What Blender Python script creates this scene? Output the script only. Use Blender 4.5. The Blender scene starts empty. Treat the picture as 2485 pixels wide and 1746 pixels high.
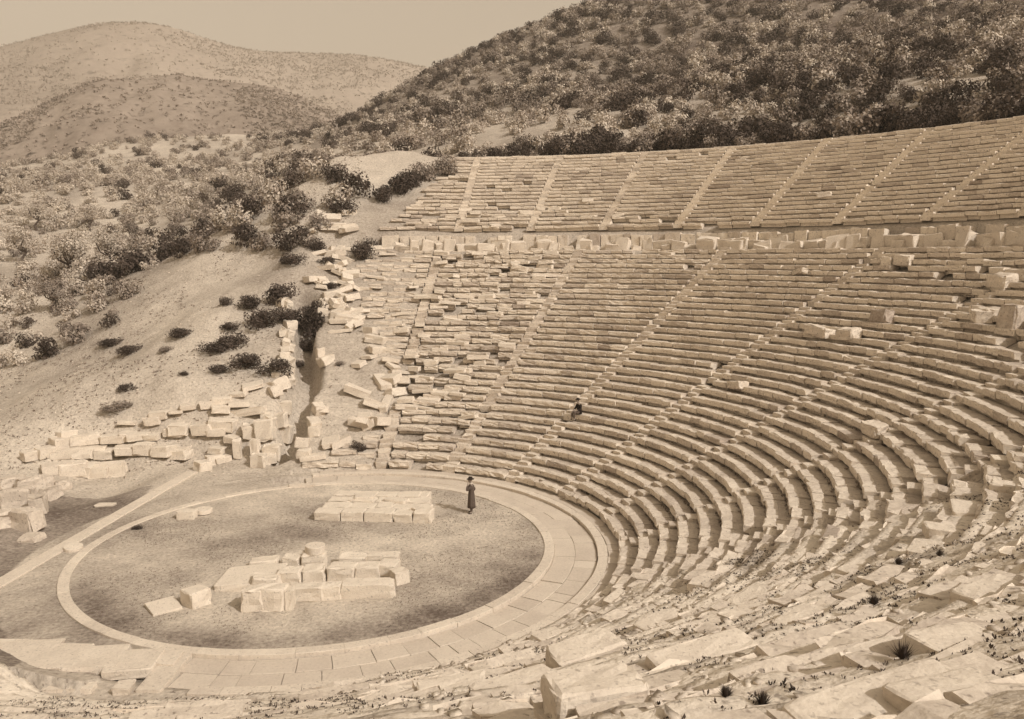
import bpy, math, random
import numpy as np
from mathutils import Matrix, Vector

# ------------------------------------------------------------------ camera, sky, sun, exposure
scn = bpy.context.scene
W0, H0 = 2485.0, 1746.0
CAM = np.array([0.19744, -35.83699, 12.48299])
YAW, PITCH, ROLL, FPX = math.radians(76.856), math.radians(-7.1086), math.radians(-0.1268), 2011.056
cy, sy, cp, sp = math.cos(YAW), math.sin(YAW), math.cos(PITCH), math.sin(PITCH)
FWD = np.array([cy * cp, sy * cp, sp]); RT = np.array([sy, -cy, 0.0]); UP = np.cross(RT, FWD)
_c, _s = math.cos(ROLL), math.sin(ROLL)
RT, UP = _c * RT + _s * UP, -_s * RT + _c * UP
cam_d = bpy.data.cameras.new('camera'); cam = bpy.data.objects.new('camera', cam_d)
scn.collection.objects.link(cam); scn.camera = cam
cam_d.sensor_fit = 'HORIZONTAL'; cam_d.sensor_width = 36.0; cam_d.lens = FPX / W0 * 36.0
cam_d.clip_start = 0.1; cam_d.clip_end = 12000
M = Matrix([[RT[0], UP[0], -FWD[0], CAM[0]], [RT[1], UP[1], -FWD[1], CAM[1]], [RT[2], UP[2], -FWD[2], CAM[2]], [0, 0, 0, 1]])
cam.matrix_world = M

SUN_AZ, SUN_EL = math.radians(-54.0), math.radians(38.0)
world = bpy.data.worlds.new('World'); scn.world = world; world.use_nodes = True
nt = world.node_tree; nt.nodes.clear()
sky = nt.nodes.new('ShaderNodeTexSky'); sky.sky_type = 'NISHITA'; sky.sun_disc = False
sky.sun_elevation = SUN_EL; sky.sun_rotation = math.pi / 2 - SUN_AZ; sky.altitude = 300; sky.dust_density = 2.5
bw = nt.nodes.new('ShaderNodeRGBToBW'); mul = nt.nodes.new('ShaderNodeMixRGB'); mul.blend_type = 'MULTIPLY'; mul.inputs[0].default_value = 1.0
mul.inputs[2].default_value = (1.0, 0.872, 0.715, 1)
bg = nt.nodes.new('ShaderNodeBackground'); bg.inputs['Strength'].default_value = 0.15
wo = nt.nodes.new('ShaderNodeOutputWorld')
nt.links.new(sky.outputs[0], bw.inputs[0]); nt.links.new(bw.outputs[0], mul.inputs[1])
nt.links.new(mul.outputs[0], bg.inputs[0]); nt.links.new(bg.outputs[0], wo.inputs[0])
sd = bpy.data.lights.new('sun', 'SUN'); sd.energy = 2.7; sd.angle = math.radians(0.5); sd.color = (1.0, 0.965, 0.935)
sun = bpy.data.objects.new('sun', sd); scn.collection.objects.link(sun)
SV = Vector((math.cos(SUN_EL) * math.cos(SUN_AZ), math.cos(SUN_EL) * math.sin(SUN_AZ), math.sin(SUN_EL)))
sun.rotation_euler = SV.to_track_quat('Z', 'Y').to_euler(); sun.location = SV * 200
scn.view_settings.view_transform = 'Standard'; scn.view_settings.look = 'None'
scn.view_settings.exposure = 0.74; scn.view_settings.gamma = 1.0
scn.cycles.max_bounces = 4; scn.cycles.diffuse_bounces = 2; scn.cycles.volume_bounces = 0

HAZE = True
rng = np.random.default_rng(7); random.seed(7)

# ------------------------------------------------------------------ pixel <-> place helpers
def ray(px, py):
    return FWD + RT * (px - W0 / 2) / FPX - UP * (py - H0 / 2) / FPX
def on_z(px, py, z=0.0):
    v = ray(px, py); return CAM + v * (z - CAM[2]) / v[2]
def at_d(px, py, d):
    v = ray(px, py); return CAM + v * d / math.hypot(v[0], v[1])
def project(P):
    d = np.atleast_2d(P) - CAM; w = np.maximum(d @ FWD, 0.1)
    return np.stack([W0 / 2 + FPX * (d @ RT) / w, H0 / 2 - FPX * (d @ UP) / w, d @ FWD], -1)

# value noise (numpy)
def _hash(ix, iy, iz=0):
    n = (ix.astype(np.int64) * 374761393 + iy.astype(np.int64) * 668265263 + np.int64(iz) * 2147483647)
    n = (n ^ (n >> 13)) * 1274126177
    n = n ^ (n >> 16)
    return (n & 0xffff) / 65535.0
def vnoise(x, y, s=1.0, seed=0):
    x = np.asarray(x, float) / s; y = np.asarray(y, float) / s
    ix = np.floor(x); iy = np.floor(y); fx = x - ix; fy = y - iy
    fx = fx * fx * (3 - 2 * fx); fy = fy * fy * (3 - 2 * fy)
    a = _hash(ix, iy, seed); b = _hash(ix + 1, iy, seed); c = _hash(ix, iy + 1, seed); d = _hash(ix + 1, iy + 1, seed)
    return (a * (1 - fx) + b * fx) * (1 - fy) + (c * (1 - fx) + d * fx) * fy
def fbm(x, y, s, o=4, seed=0):
    v = 0; a = 1; t = 0
    for k in range(o):
        v = v + a * vnoise(x + 17.3 * k, y - 9.1 * k, s / 2 ** k, seed + k); t += a; a *= .5
    return v / t
def sstep(a, b, x):
    t = np.clip((np.asarray(x, float) - a) / (b - a), 0, 1); return t * t * (3 - 2 * t)

# ------------------------------------------------------------------ materials
def sepia(v):
    """a neutral tone of reflectance v in the print's brown scale"""
    t = min(1.0, max(0.0, v / 0.7))
    return (v, v * (0.73 + 0.14 * t), v * (0.58 + 0.13 * t), 1)
def new_mat(name):
    m = bpy.data.materials.new(name); m.use_nodes = True; n = m.node_tree.nodes; b = n['Principled BSDF']
    b.inputs['Roughness'].default_value = 0.95; b.inputs['Specular IOR Level'].default_value = 0.1
    return m, m.node_tree, b
def tone_mat(name, lo, hi, scales=((1.3, .5), (9, .5)), spots=0.0, spot_scale=18, bump=0.02, bscale=12, spot_v=0.12, tone_amt=1.0, rough=.95, obj=False):
    m, t, b = new_mat(name); N = t.nodes.new; L = t.links.new
    tc = N('ShaderNodeTexCoord'); co = tc.outputs['Object' if obj else 'Generated']
    geo = N('ShaderNodeNewGeometry'); co = geo.outputs['Position'] if not obj else co
    acc = None
    for s, w in scales:
        no = N('ShaderNodeTexNoise'); no.inputs['Scale'].default_value = s; no.inputs['Detail'].default_value = 5; no.inputs['Roughness'].default_value = .62
        L(co, no.inputs['Vector'])
        mu = N('ShaderNodeMath'); mu.operation = 'MULTIPLY'; mu.inputs[1].default_value = w; L(no.outputs['Fac'], mu.inputs[0])
        if acc is None: acc = mu.outputs[0]
        else:
            ad = N('ShaderNodeMath'); ad.operation = 'ADD'; L(acc, ad.inputs[0]); L(mu.outputs[0], ad.inputs[1]); acc = ad.outputs[0]
    mr = N('ShaderNodeMapRange'); mr.inputs['From Min'].default_value = .33; mr.inputs['From Max'].default_value = .67; L(acc, mr.inputs['Value'])
    at = N('ShaderNodeAttribute'); at.attribute_name = 'tone'
    tm = N('ShaderNodeMath'); tm.operation = 'MULTIPLY'; L(mr.outputs[0], tm.inputs[0])
    # factor = clamp(0.45*noise*... + tone)
    mixf = N('ShaderNodeMath'); mixf.operation = 'MULTIPLY_ADD'; mixf.inputs[1].default_value = 0.5; L(mr.outputs[0], mixf.inputs[0])
    off = N('ShaderNodeMath'); off.operation = 'MULTIPLY_ADD'; off.inputs[1].default_value = tone_amt; off.inputs[2].default_value = -0.25 + (1 - tone_amt) * .5
    L(at.outputs['Fac'], off.inputs[0]); L(off.outputs[0], mixf.inputs[2]); mixf.use_clamp = True
    cm = N('ShaderNodeMixRGB'); cm.inputs[1].default_value = sepia(lo); cm.inputs[2].default_value = sepia(hi); L(mixf.outputs[0], cm.inputs[0])
    col = cm.outputs[0]
    if spots > 0:
        vo = N('ShaderNodeTexNoise'); vo.inputs['Scale'].default_value = spot_scale; vo.inputs['Detail'].default_value = 3; L(co, vo.inputs['Vector'])
        r = N('ShaderNodeMapRange'); r.inputs['From Min'].default_value = .60; r.inputs['From Max'].default_value = .70; r.inputs['To Max'].default_value = spots; L(vo.outputs['Fac'], r.inputs['Value'])
        c2 = N('ShaderNodeMixRGB'); c2.inputs[2].default_value = sepia(spot_v); L(r.outputs[0], c2.inputs[0]); L(col, c2.inputs[1]); col = c2.outputs[0]
    L(col, b.inputs['Base Color'])
    if bump > 0:
        bn = N('ShaderNodeTexNoise'); bn.inputs['Scale'].default_value = bscale; bn.inputs['Detail'].default_value = 6; L(co, bn.inputs['Vector'])
        bu = N('ShaderNodeBump'); bu.inputs['Strength'].default_value = .6; bu.inputs['Distance'].default_value = bump; L(bn.outputs['Fac'], bu.inputs['Height']); L(bu.outputs[0], b.inputs['Normal'])
    b.inputs['Roughness'].default_value = rough
    return m
STONE = tone_mat('limestone', 0.33, 0.78, scales=((.9, .35), (7, .65)), spots=.7, spot_scale=9, bump=.03, bscale=14, spot_v=.22)
PALE = tone_mat('pale_limestone', 0.42, 0.73, scales=((1.5, .4), (9, .6)), spots=.45, spot_scale=12, bump=.03, bscale=16, spot_v=.2)
PAVE = tone_mat('paving_stone', 0.40, 0.66, scales=((.8, .5), (10, .5)), spots=.3, spot_scale=12, bump=.012, bscale=20, spot_v=.3)
SOIL = tone_mat('dry_soil', 0.14, 0.74, scales=((.6, .35), (6, .65)), spots=.65, spot_scale=7, bump=.10, bscale=8, spot_v=.13)
HILL = tone_mat('scrub_hillside', 0.17, 0.44, scales=((.012, .35), (.14, .65)), spots=.75, spot_scale=.22, bump=1.2, bscale=.12, spot_v=.06)
FARM = tone_mat('bare_mountain', 0.24, 0.50, scales=((.006, .45), (.08, .55)), spots=.6, spot_scale=.09, bump=3, bscale=.06, spot_v=.08)
LEAF_D = tone_mat('dark_leaves', 0.02, 0.14, scales=((.7, 1),), bump=0, tone_amt=.9)
LEAF_M = tone_mat('scrub_leaves', 0.09, 0.46, scales=((.7, 1),), bump=0, tone_amt=.9)
LEAF_P = tone_mat('pale_leaves', 0.30, 0.72, scales=((.7, 1),), bump=0, tone_amt=.9)
LEAF_F = tone_mat('far_scrub', 0.22, 0.38, scales=((.05, 1),), bump=0, tone_amt=.9)
BARK = tone_mat('bark', 0.05, 0.16, scales=((6, 1),), bump=.02, bscale=12)
def cloth(name, v):
    return tone_mat(name, v * .7, v * 1.3, scales=((14, 1),), bump=.004, bscale=60, tone_amt=0.0, obj=True)
COAT, DARKCOAT, HAT, TROUSER, LINEN, BOOT = cloth('brown_overcoat', .11), cloth('dark_jacket', .022), cloth('felt_hat', .03), cloth('grey_trousers', .11), cloth('white_linen', .6), cloth('boot_leather', .03)
SKIN = cloth('skin', .33)

# ------------------------------------------------------------------ object helpers
COL = scn.collection
def link(o, parent=None):
    COL.objects.link(o)
    if parent is not None: o.parent = parent
    return o
def tag(o, label=None, cat=None, group=None, kind=None):
    if label: o['label'] = label
    if cat: o['category'] = cat
    if group: o['group'] = group
    if kind: o['kind'] = kind
    return o
def mesh(name, V, Fc, mat, tone=None, smooth=False):
    me = bpy.data.meshes.new(name)
    V = np.asarray(V, dtype=np.float32)
    if isinstance(Fc, np.ndarray):
        n, k = Fc.shape
        me.vertices.add(len(V)); me.vertices.foreach_set('co', V.ravel())
        me.loops.add(n * k); me.loops.foreach_set('vertex_index', Fc.astype(np.int32).ravel())
        me.polygons.add(n); me.polygons.foreach_set('loop_start', np.arange(0, n * k, k, dtype=np.int32))
        me.polygons.foreach_set('loop_total', np.full(n, k, dtype=np.int32))
        me.update(calc_edges=True)
    else:
        me.from_pydata([tuple(map(float, v)) for v in V], [], Fc); me.update()
    if tone is None: tone = np.full(len(V), .5)
    a = me.attributes.new('tone', 'FLOAT', 'POINT'); a.data.foreach_set('value', np.asarray(tone, dtype=np.float32))
    if smooth: me.polygons.foreach_set('use_smooth', np.ones(len(me.polygons), dtype=bool))
    me.materials.append(mat)
    return me
def obj(name, V, Fc, mat, parent=None, tone=None, smooth=False):
    return link(bpy.data.objects.new(name, mesh(name, V, Fc, mat, tone, smooth)), parent)
def empty(name, loc=(0, 0, 0)):
    o = bpy.data.objects.new(name, None); o.location = loc; o.empty_display_size = .3; COL.objects.link(o); return o
ORD = 'first second third fourth fifth sixth seventh eighth ninth tenth eleventh twelfth thirteenth fourteenth fifteenth sixteenth seventeenth eighteenth nineteenth twentieth'.split()
def ordn(k):
    if k < 20: return ORD[k]
    return {2: 'twenty-', 3: 'thirty-', 4: 'forty-', 5: 'fifty-'}[(k + 1) // 10] + ORD[(k + 1) % 10 - 1] if (k + 1) % 10 else {3: 'thirtieth', 4: 'fortieth', 5: 'fiftieth'}[(k + 1) // 10]

# ------------------------------------------------------------------ plan of the theatre
T0 = math.radians(4 * 18.239); DS = 3.5
def plan(th, r):
    th = np.asarray(th, float); r = np.asarray(r, float); c, s = np.cos(th), np.sin(th); over = np.abs(th) > T0
    sx = math.cos(T0); s0 = math.sin(T0) * np.sign(th)
    return np.stack([np.where(over, (r + DS) * c - DS * sx, r * c), np.where(over, (r + DS) * s - DS * s0, r * s)], -1)
def unplan(x, y):
    """plan position -> (angle, nominal radius)"""
    th = np.arctan2(y, x); r = np.hypot(x, y)
    s0 = np.sign(y); X = x + DS * math.cos(T0); Y = y + DS * math.sin(T0) * s0
    th2 = np.arctan2(Y, X); r2 = np.hypot(X, Y) - DS
    over = np.abs(th2) > T0
    over &= (r > 1.0)
    return np.where(over, th2, th), np.where(over, r2, r)
NL, RL0, DL, ZL0, HL = 34, 12.9, .792, .08, .380
NU, RU0, DU, ZU0, HU = 21, 41.54, .701, 14.84, .385
def z_slope(r):
    """line through the foot levels"""
    zl = ZL0 + (r - RL0) / DL * HL
    zu = ZU0 + (r - RU0) / DU * HU
    ztop_l = ZL0 + HL * NL
    z = np.where(r < RL0, np.maximum(0, ZL0 * (r - 12.4) / .5), np.where(r < RL0 + DL * NL, zl, np.where(r < RU0, ztop_l, zu)))
    return z
D2 = math.degrees; RD = math.radians
def end_low(i):   # far end of each lower row (degrees)
    return float(np.interp(i, [0, 1, 2, 3, 5, 8, 11, 14, 18, 22, 27, 33], [90, 84, 81, 79, 75.5, 73.5, 73, 77, 80, 82, 83.5, 84]))
def end_up(i):
    return float(np.interp(i, [0, 4, 8, 12, 16, 20], [81, 79, 77.5, 76, 75.5, 74.6]))

# ------------------------------------------------------------------ terrain
CP = []
for px, py, d in [(30, 1250, 38), (30, 870, 80), (30, 740, 92), (30, 640, 125), (30, 560, 150), (30, 500, 175), (30, 430, 225), (200, 400, 250), (400, 352, 300), (550, 350, 300),
                  (690, 345, 285), (560, 660, 76), (640, 650, 75), (420, 675, 79), (300, 755, 76), (740, 610, 74), (500, 760, 67), (500, 880, 60), (650, 950, 55.5), (690, 880, 59), (690, 800, 63), (690, 730, 67.5), (700, 670, 71), (620, 760, 66), (300, 880, 67), (200, 830, 74), (200, 930, 62), (420, 950, 57),
                  (165, 690, 100), (420, 640, 100), (560, 570, 102), (300, 560, 145), (150, 480, 180), (700, 480, 118), (850, 560, 82), (850, 440, 102), (700, 400, 190), (500, 430, 205), (900, 340, 155), (1000, 405, 100), (1085, 395, 97), (1130, 320, 150), (1300, 290, 135),
                  (1400, 300, 118), (1700, 262, 118), (2000, 235, 112), (2300, 200, 108), (2480, 190, 105), (1300, 190, 200), (1300, 73, 262), (1137, 143, 252), (998, 218, 242), (863, 286, 232), (780, 318, 250), (1419, 36, 275), (1560, -30, 290), (1560, 130, 200), (1800, 100, 195), (2100, 90, 185),
                  (2400, 60, 175), (2000, -80, 300), (2400, -110, 280), (2800, -100, 260), (2800, 200, 110)]:
    CP.append(at_d(px, py, d))
for px, py, d, dz in [(863, 286, 310, -14), (998, 218, 330, -16), (1137, 143, 340, -16), (1300, 73, 360, -14), (1419, 36, 380, -14), (690, 345, 380, -22), (550, 350, 380, -25), (400, 352, 390, -25), (200, 380, 390, -22), (30, 400, 390, -20), (1560, -30, 420, -10)]:
    q = at_d(px, py, d * .8); q2 = at_d(px, py, d); q2[2] = q[2] + dz; CP.append(q2)
for x, y, z in [(-15, 0, 0), (-15, -12, 0), (-15, 14, -.1), (-30, -5, -.5), (-30, 18, -.4), (-12, 18, .2), (-26, 24, .4), (-5, 15.5, .1), (-40, 0, -1), (-60, 10, -1), (-60, 40, 1), (-60, -40, -2), (-100, 0, -2), (-25, -25, 0), (-140, 80, 5), (-200, 0, 0),
                (0, 0, 0), (0, -70, 23), (20, -68, 24), (60, -30, 26), (68, 0, 25), (65, 25, 24.5), (55, 45, 24.5), (100, 0, 36), (130, -60, 45), (30, -120, 40), (-30, -100, 12), (200, 0, 75), (-10, -60, 15), (-16, -45, 7), (300, 50, 110), (200, 150, 78), (-30, -40, 2)]:
    CP.append(np.array([x, y, z], float))
for a in np.arange(-90, 76, 12):
    p2 = plan(RD(a), 59.5); CP.append(np.array([p2[0], p2[1], 23.2]))
for a, rr in ((86, 20), (87, 28), (88, 36), (88, 44), (86, 52), (80, 58)):
    p2 = plan(RD(a), rr); CP.append(np.array([p2[0], p2[1], float(z_slope(np.array(rr))) + .1]))
CP = np.array(CP)
def _U(r2): return np.where(r2 > 0, r2 * np.log(r2 + 1e-12), 0.0)
n = len(CP); X = CP[:, :2] / 100
K = _U(((X[:, None] - X[None]) ** 2).sum(-1)) + np.eye(n) * 2e-4
P = np.hstack([np.ones((n, 1)), X]); A = np.block([[K, P], [P.T, np.zeros((3, 3))]])
SOL = np.linalg.solve(A, np.concatenate([CP[:, 2], np.zeros(3)]))
def tps(x, y):
    sh = np.shape(x); q = np.stack([np.ravel(x), np.ravel(y)], 1) / 100; out = np.zeros(len(q))
    for s in range(0, len(q), 20000):
        k = _U(((q[s:s + 20000, None] - X[None]) ** 2).sum(-1)); out[s:s + 20000] = k @ SOL[:n] + SOL[n] + q[s:s + 20000] @ SOL[n + 1:]
    return out.reshape(sh)
RAV = np.array([(-2.1, 14.8), (-1.5, 17), (-1.3, 20), (-.7, 23), (-1.0, 26), (-.6, 29), (-1.1, 32.5)])
def ravine_d(x, y):
    best = np.full(np.shape(x), 99.0)
    for a, b in zip(RAV[:-1], RAV[1:]):
        ab = b - a; t = np.clip(((x - a[0]) * ab[0] + (y - a[1]) * ab[1]) / (ab @ ab), 0, 1)
        best = np.minimum(best, np.hypot(x - a[0] - t * ab[0], y - a[1] - t * ab[1]))
    return best
def ground_z(x, y):
    x = np.asarray(x, float); y = np.asarray(y, float)
    th, rn = unplan(x, y); td = np.degrees(th); r = np.hypot(x, y)
    z = tps(x, y)
    far = sstep(60, 110, r)
    z = z + sstep(15, 20, r) * (fbm(x, y, 1.3, 4, 13) - .5) * .34 + far * (fbm(x, y, 38, 4, 3) - .5) * 5 + sstep(14, 24, r) * (fbm(x, y, 7, 4, 9) - .5) * .7
    # the seating embankment
    zs = z_slope(np.clip(rn, 0, 57.0))
    good = sstep(-44, -33, td) * (1 - sstep(72, 78, td))
    m = (rn - RL0) / DL; fr = m - np.floor(m)
    step = ZL0 + np.floor(m) * HL + sstep(.0, .16, fr) * HL * .93
    w = sstep(.24, .56, fbm(x, y, 3.2, 3, 21)) * np.where(td < 0, 1, .4)
    ruin = (zs + .24) * (1 - w) + (step + .02) * w + (fbm(x, y, 1.8, 4, 33) - .5) * .26 + (fbm(x, y, .45, 3, 35) - .5) * .07
    inlow = (rn > RL0) & (rn < RL0 + DL * NL)
    ruin = np.where(inlow, ruin, zs + (fbm(x, y, 2, 3, 33) - .5) * .3)
    ruin = np.where(td > 0, ruin - .12, ruin)
    zc = np.where(inlow | (rn > RU0), (zs - .40) * good + ruin * (1 - good), (zs - .12) * good + ruin * (1 - good))
    arc = np.maximum(np.maximum((td - 86) * np.pi / 180 * r, (-112 - td) * np.pi / 180 * r), 0)
    arc = np.where(rn < 12.4, 99 * (rn < 12), arc)
    out_r = np.maximum(rn - 56.6, 0)
    wc = (1 - sstep(0, 3.0, arc)) * (1 - sstep(0, 2.5, out_r)) * (rn > 12.0)
    z = z * (1 - wc) + zc * wc
    # gully beside the far end of the seats
    gd = ravine_d(x, y); z = z - (1.5 + 1.1 * vnoise(x, y, 2.2, 5)) * (1 - sstep(.35, .85 + .8 * vnoise(x, y, 1.6, 6), gd)) * sstep(14, 16, y)
    # level strip under the long sill
    sx_, sy_ = x + 11.9, y + .9; al = sx_ * .305 + sy_ * .952; ac = np.abs(sx_ * .952 - sy_ * .305)
    fs = (1 - sstep(1.2, 4.0, ac)) * (1 - sstep(17.5, 20, al)); z = z * (1 - fs) - .03 * fs
    # orchestra and its sunken channel
    fl = 1 - sstep(11.9, 15.5, r); fl = np.where(wc > 0, np.maximum(fl * 0, (rn < 12.4) * 1.0), fl)
    z = z * (1 - fl) + fl * 0
    z = np.where(r < 11.9, 0.0 + (fbm(x, y, 2.5, 3, 50) - .5) * .05 * (1 - sstep(9, 9.6, r)), z)
    ch = (r > 10.1) & (r < 12.02) & (td > -113.5) & (td < 96)
    z = np.where(ch, -.24, z)
    ch2 = (r >= 12.02) & (rn < 12.95) & (td > -112) & (td < 92)
    z = np.where(ch2, np.minimum(z, -.06), z)
    return z
rad = np.concatenate([np.arange(0.02, 9.6, .4), [9.7, 10.1, 10.11, 11, 12.0, 12.04], np.arange(12.2, 37, .12), np.arange(37.1, 58, .25), 58 + np.cumsum(.3 * 1.028 ** np.arange(150))])
NT = 900
ths = np.radians(np.concatenate([np.arange(-180, -112, .55), np.arange(-112, -38, .14), np.arange(-38, 180, .5)])); NT = len(ths)
R2, T2 = np.meshgrid(rad, ths, indexing='ij')
XX, YY = R2 * np.cos(T2), R2 * np.sin(T2)
ZZ = ground_z(XX, YY)
V = np.stack([XX, YY, ZZ], -1).reshape(-1, 3)
nr = len(rad); ii, jj = np.meshgrid(np.arange(nr - 1), np.arange(NT), indexing='ij'); j2 = (jj + 1) % NT
Fq = np.stack([ii * NT + jj, (ii + 1) * NT + jj, (ii + 1) * NT + j2, ii * NT + j2], -1).reshape(-1, 4)
def ground_tone(x, y, z):
    th, rn = unplan(x, y); td = np.degrees(th); r = np.hypot(x, y)
    t = .55 + (fbm(x, y, 9, 4, 70) - .5) * .7
    orch = r < 12.1
    g = .54 + (fbm(x, y, 4.5, 5, 71) - .5) * .9 + (fbm(x, y, .7, 3, 78) - .5) * .35
    g = g - .35 * np.exp(-((x + 1.0) ** 2 / 10 + (y - 1.3) ** 2 / 1.6)) - .35 * (1 - sstep(0, 1.5, np.abs(r - 9.3))) * sstep(-.1, -.7, y / (r + .01)) + .25 * np.exp(-((x - 5) ** 2 + (y + 1) ** 2) / 14)
    t = np.where(orch, g, t)
    left = (x < -9) & (r < 26) & (y < 12)
    t = np.where(left & ~orch, .20 + (fbm(x, y, 4, 3, 72) - .5) * .5, t)
    near = (td < -40) & (rn > 12.4)
    t = np.where(near, .95 + (fbm(x, y, 1.4, 5, 74) - .5) * 1.5, t)
    up = sstep(60, 90, r) * (x > -10) * sstep(24, 40, z)
    t = t * (1 - up) + up * (.5 - .3 * sstep(25, 55, x) + (fbm(x, y, 20, 4, 75) - .5) * .9)
    scrub = sstep(150, 190, r) * (x > 0); t = t * (1 - scrub) + scrub * .18
    return t
g = obj('ground', V, Fq, SOIL, tone=ground_tone(XX, YY, ZZ).ravel(), smooth=True); tag(g, kind='structure')
def gz(x, y): return float(ground_z(np.array([x]), np.array([y]))[0])
def hit(px, py):
    """where a ray of sight meets the ground"""
    v = ray(px, py); ts = np.concatenate([np.arange(3, 60, .15), np.arange(60, 420, .6)]); P = CAM + v * ts[:, None]
    dz = P[:, 2] - ground_z(P[:, 0], P[:, 1]); k = np.argmax(dz < 0)
    if dz[k] >= 0: return at_d(px, py, 300)
    a = P[max(k - 1, 0)]; f = dz[k - 1] / (dz[k - 1] - dz[k] + 1e-9) if k else 0
    q = a + (P[k] - a) * f; q[2] = gz(q[0], q[1]); return q

# ------------------------------------------------------------------ far hills
def ridge(name, sil, dr, db, zb, dback, mat, amp, seed, na=260, nd=60, skew=1.0):
    sil = sorted(sil); px = np.linspace(-900, sil[-1][0], na); py = np.interp(px, [s[0] for s in sil], [s[1] for s in sil])
    k = np.ones(9) / 9; py = np.convolve(np.pad(py, 4, 'edge'), k, 'valid')
    Vv = []
    v = FWD + RT * ((px - W0 / 2) / FPX)[:, None] - UP * ((py - H0 / 2) / FPX)[:, None]
    hd = np.hypot(v[:, 0], v[:, 1]); dirx, diry = v[:, 0] / hd, v[:, 1] / hd; el = v[:, 2] / hd
    drr = dr * (1 + .12 * (fbm(px, px * 0, 500, 3, seed) - .5))
    zr = CAM[2] + el * drr
    rows = []
    for t in np.linspace(0, 1.5, nd):
        if t <= 1:
            d = db + (drr - db) * t; f_ = math.sin(t * math.pi / 2) ** skew; z = CAM[2] + el * d * f_ + (zb - CAM[2]) * (1 - f_)
        else:
            d = drr + (dback - dr) * (t - 1) * 2; z = zr - (zr - zb) * (1 - math.cos((t - 1) * math.pi)) * .9
        x = CAM[0] + dirx * d; y = CAM[1] + diry * d
        w = 1 - math.exp(-((t - 1) / .12) ** 2)
        gul = np.abs(fbm(x, y, amp * 7, 4, seed + 5) - .5) * 2
        z = z - w * gul * amp * 1.3 + w * (fbm(x, y, amp * 1.2, 4, seed + 9) - .8) * amp * .6
        rows.append(np.stack([x, y, z], -1))
    Vv = np.array(rows).reshape(-1, 3)
    i, j = np.meshgrid(np.arange(nd - 1), np.arange(na - 1), indexing='ij')
    F_ = np.stack([i * na + j, i * na + j + 1, (i + 1) * na + j + 1, (i + 1) * na + j], -1).reshape(-1, 4)
    o = obj(name, Vv, F_, mat, tone=.5 + (fbm(Vv[:, 0], Vv[:, 1], dr * .12, 4, seed + 2) - .5) * .8, smooth=True)
    return tag(o, kind='structure')
ridge('hill', [(-900, 700), (-300, 420), (30, 292), (120, 250), (190, 212), (250, 190), (330, 196), (420, 178), (500, 196), (560, 199), (640, 206), (700, 222), (800, 268), (900, 318), (1100, 400), (1500, 560)],
      620, 380, 0, 900, HILL, 9, 11)
ridge('mountain', [(-900, 260), (-300, 170), (30, 108), (120, 82), (200, 62), (280, 54), (350, 54), (420, 66), (500, 94), (560, 114), (640, 127), (720, 129), (830, 131), (920, 140), (1000, 158), (1060, 168), (1200, 190), (1600, 260), (2600, 500)],
      1500, 560, 20, 2300, FARM, 22, 31, na=320, nd=80, skew=1.25)

def far_scrub(o, n_, sz, nq, name, seed, mt):
    rg = np.random.default_rng(seed); me = o.data; co = np.zeros(len(me.vertices) * 3, dtype=np.float32); me.vertices.foreach_get('co', co); co = co.reshape(-1, 3)
    fv = np.zeros(len(me.polygons) * 4, dtype=np.int32); me.polygons.foreach_get('vertices', fv); fv = fv.reshape(-1, 4)
    q = co[fv]; ctr = q.mean(1); pr_ = project(ctr); dd = np.hypot(ctr[:, 0] - CAM[0], ctr[:, 1] - CAM[1])
    area = np.linalg.norm(np.cross(q[:, 2] - q[:, 0], q[:, 3] - q[:, 1]), axis=1); wgt = area * (pr_[:, 0] > -150) * (pr_[:, 0] < 1250) * (pr_[:, 1] < 520) * (.15 + (fbm(ctr[:, 0], ctr[:, 1], 90, 3, seed) > .47)) / dd
    f = rg.choice(len(fv), n_, p=wgt / wgt.sum()); u = rg.random((n_, 2)); p_ = (q[f, 0] * ((1 - u[:, :1]) * (1 - u[:, 1:])) + q[f, 1] * (u[:, :1] * (1 - u[:, 1:])) + q[f, 2] * (u[:, :1] * u[:, 1:]) + q[f, 3] * ((1 - u[:, :1]) * u[:, 1:]))
    s_ = sz * rg.uniform(.5, 1.4, n_); P_ = np.repeat(p_, nq, 0); S_ = np.repeat(s_, nq)[:, None]; m_ = len(P_)
    c = P_ + rg.normal(0, .4, (m_, 3)) * S_ * np.array([1, 1, .45]) + np.array([0, 0, .4]) * S_; a = rg.normal(0, 1, (m_, 3)); a /= np.linalg.norm(a, axis=1)[:, None]; b = np.cross(a, rg.normal(0, 1, (m_, 3))); b /= np.linalg.norm(b, axis=1)[:, None]
    V_ = np.stack([c - a * S_ * .4, c + b * S_ * .4, c + a * S_ * .4, c - b * S_ * .4], 1).reshape(-1, 3)
    o2 = obj(name, V_, np.arange(m_ * 4).reshape(-1, 4), mt, tone=np.repeat(rg.uniform(.1, .8, m_), 4)); tag(o2, kind='stuff')
far_scrub(bpy.data.objects['hill'], 16000, 1.5, 6, 'distant_scrub', 41, LEAF_F)
far_scrub(bpy.data.objects['mountain'], 26000, 2.6, 3, 'distant_scrub', 42, LEAF_F)
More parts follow.
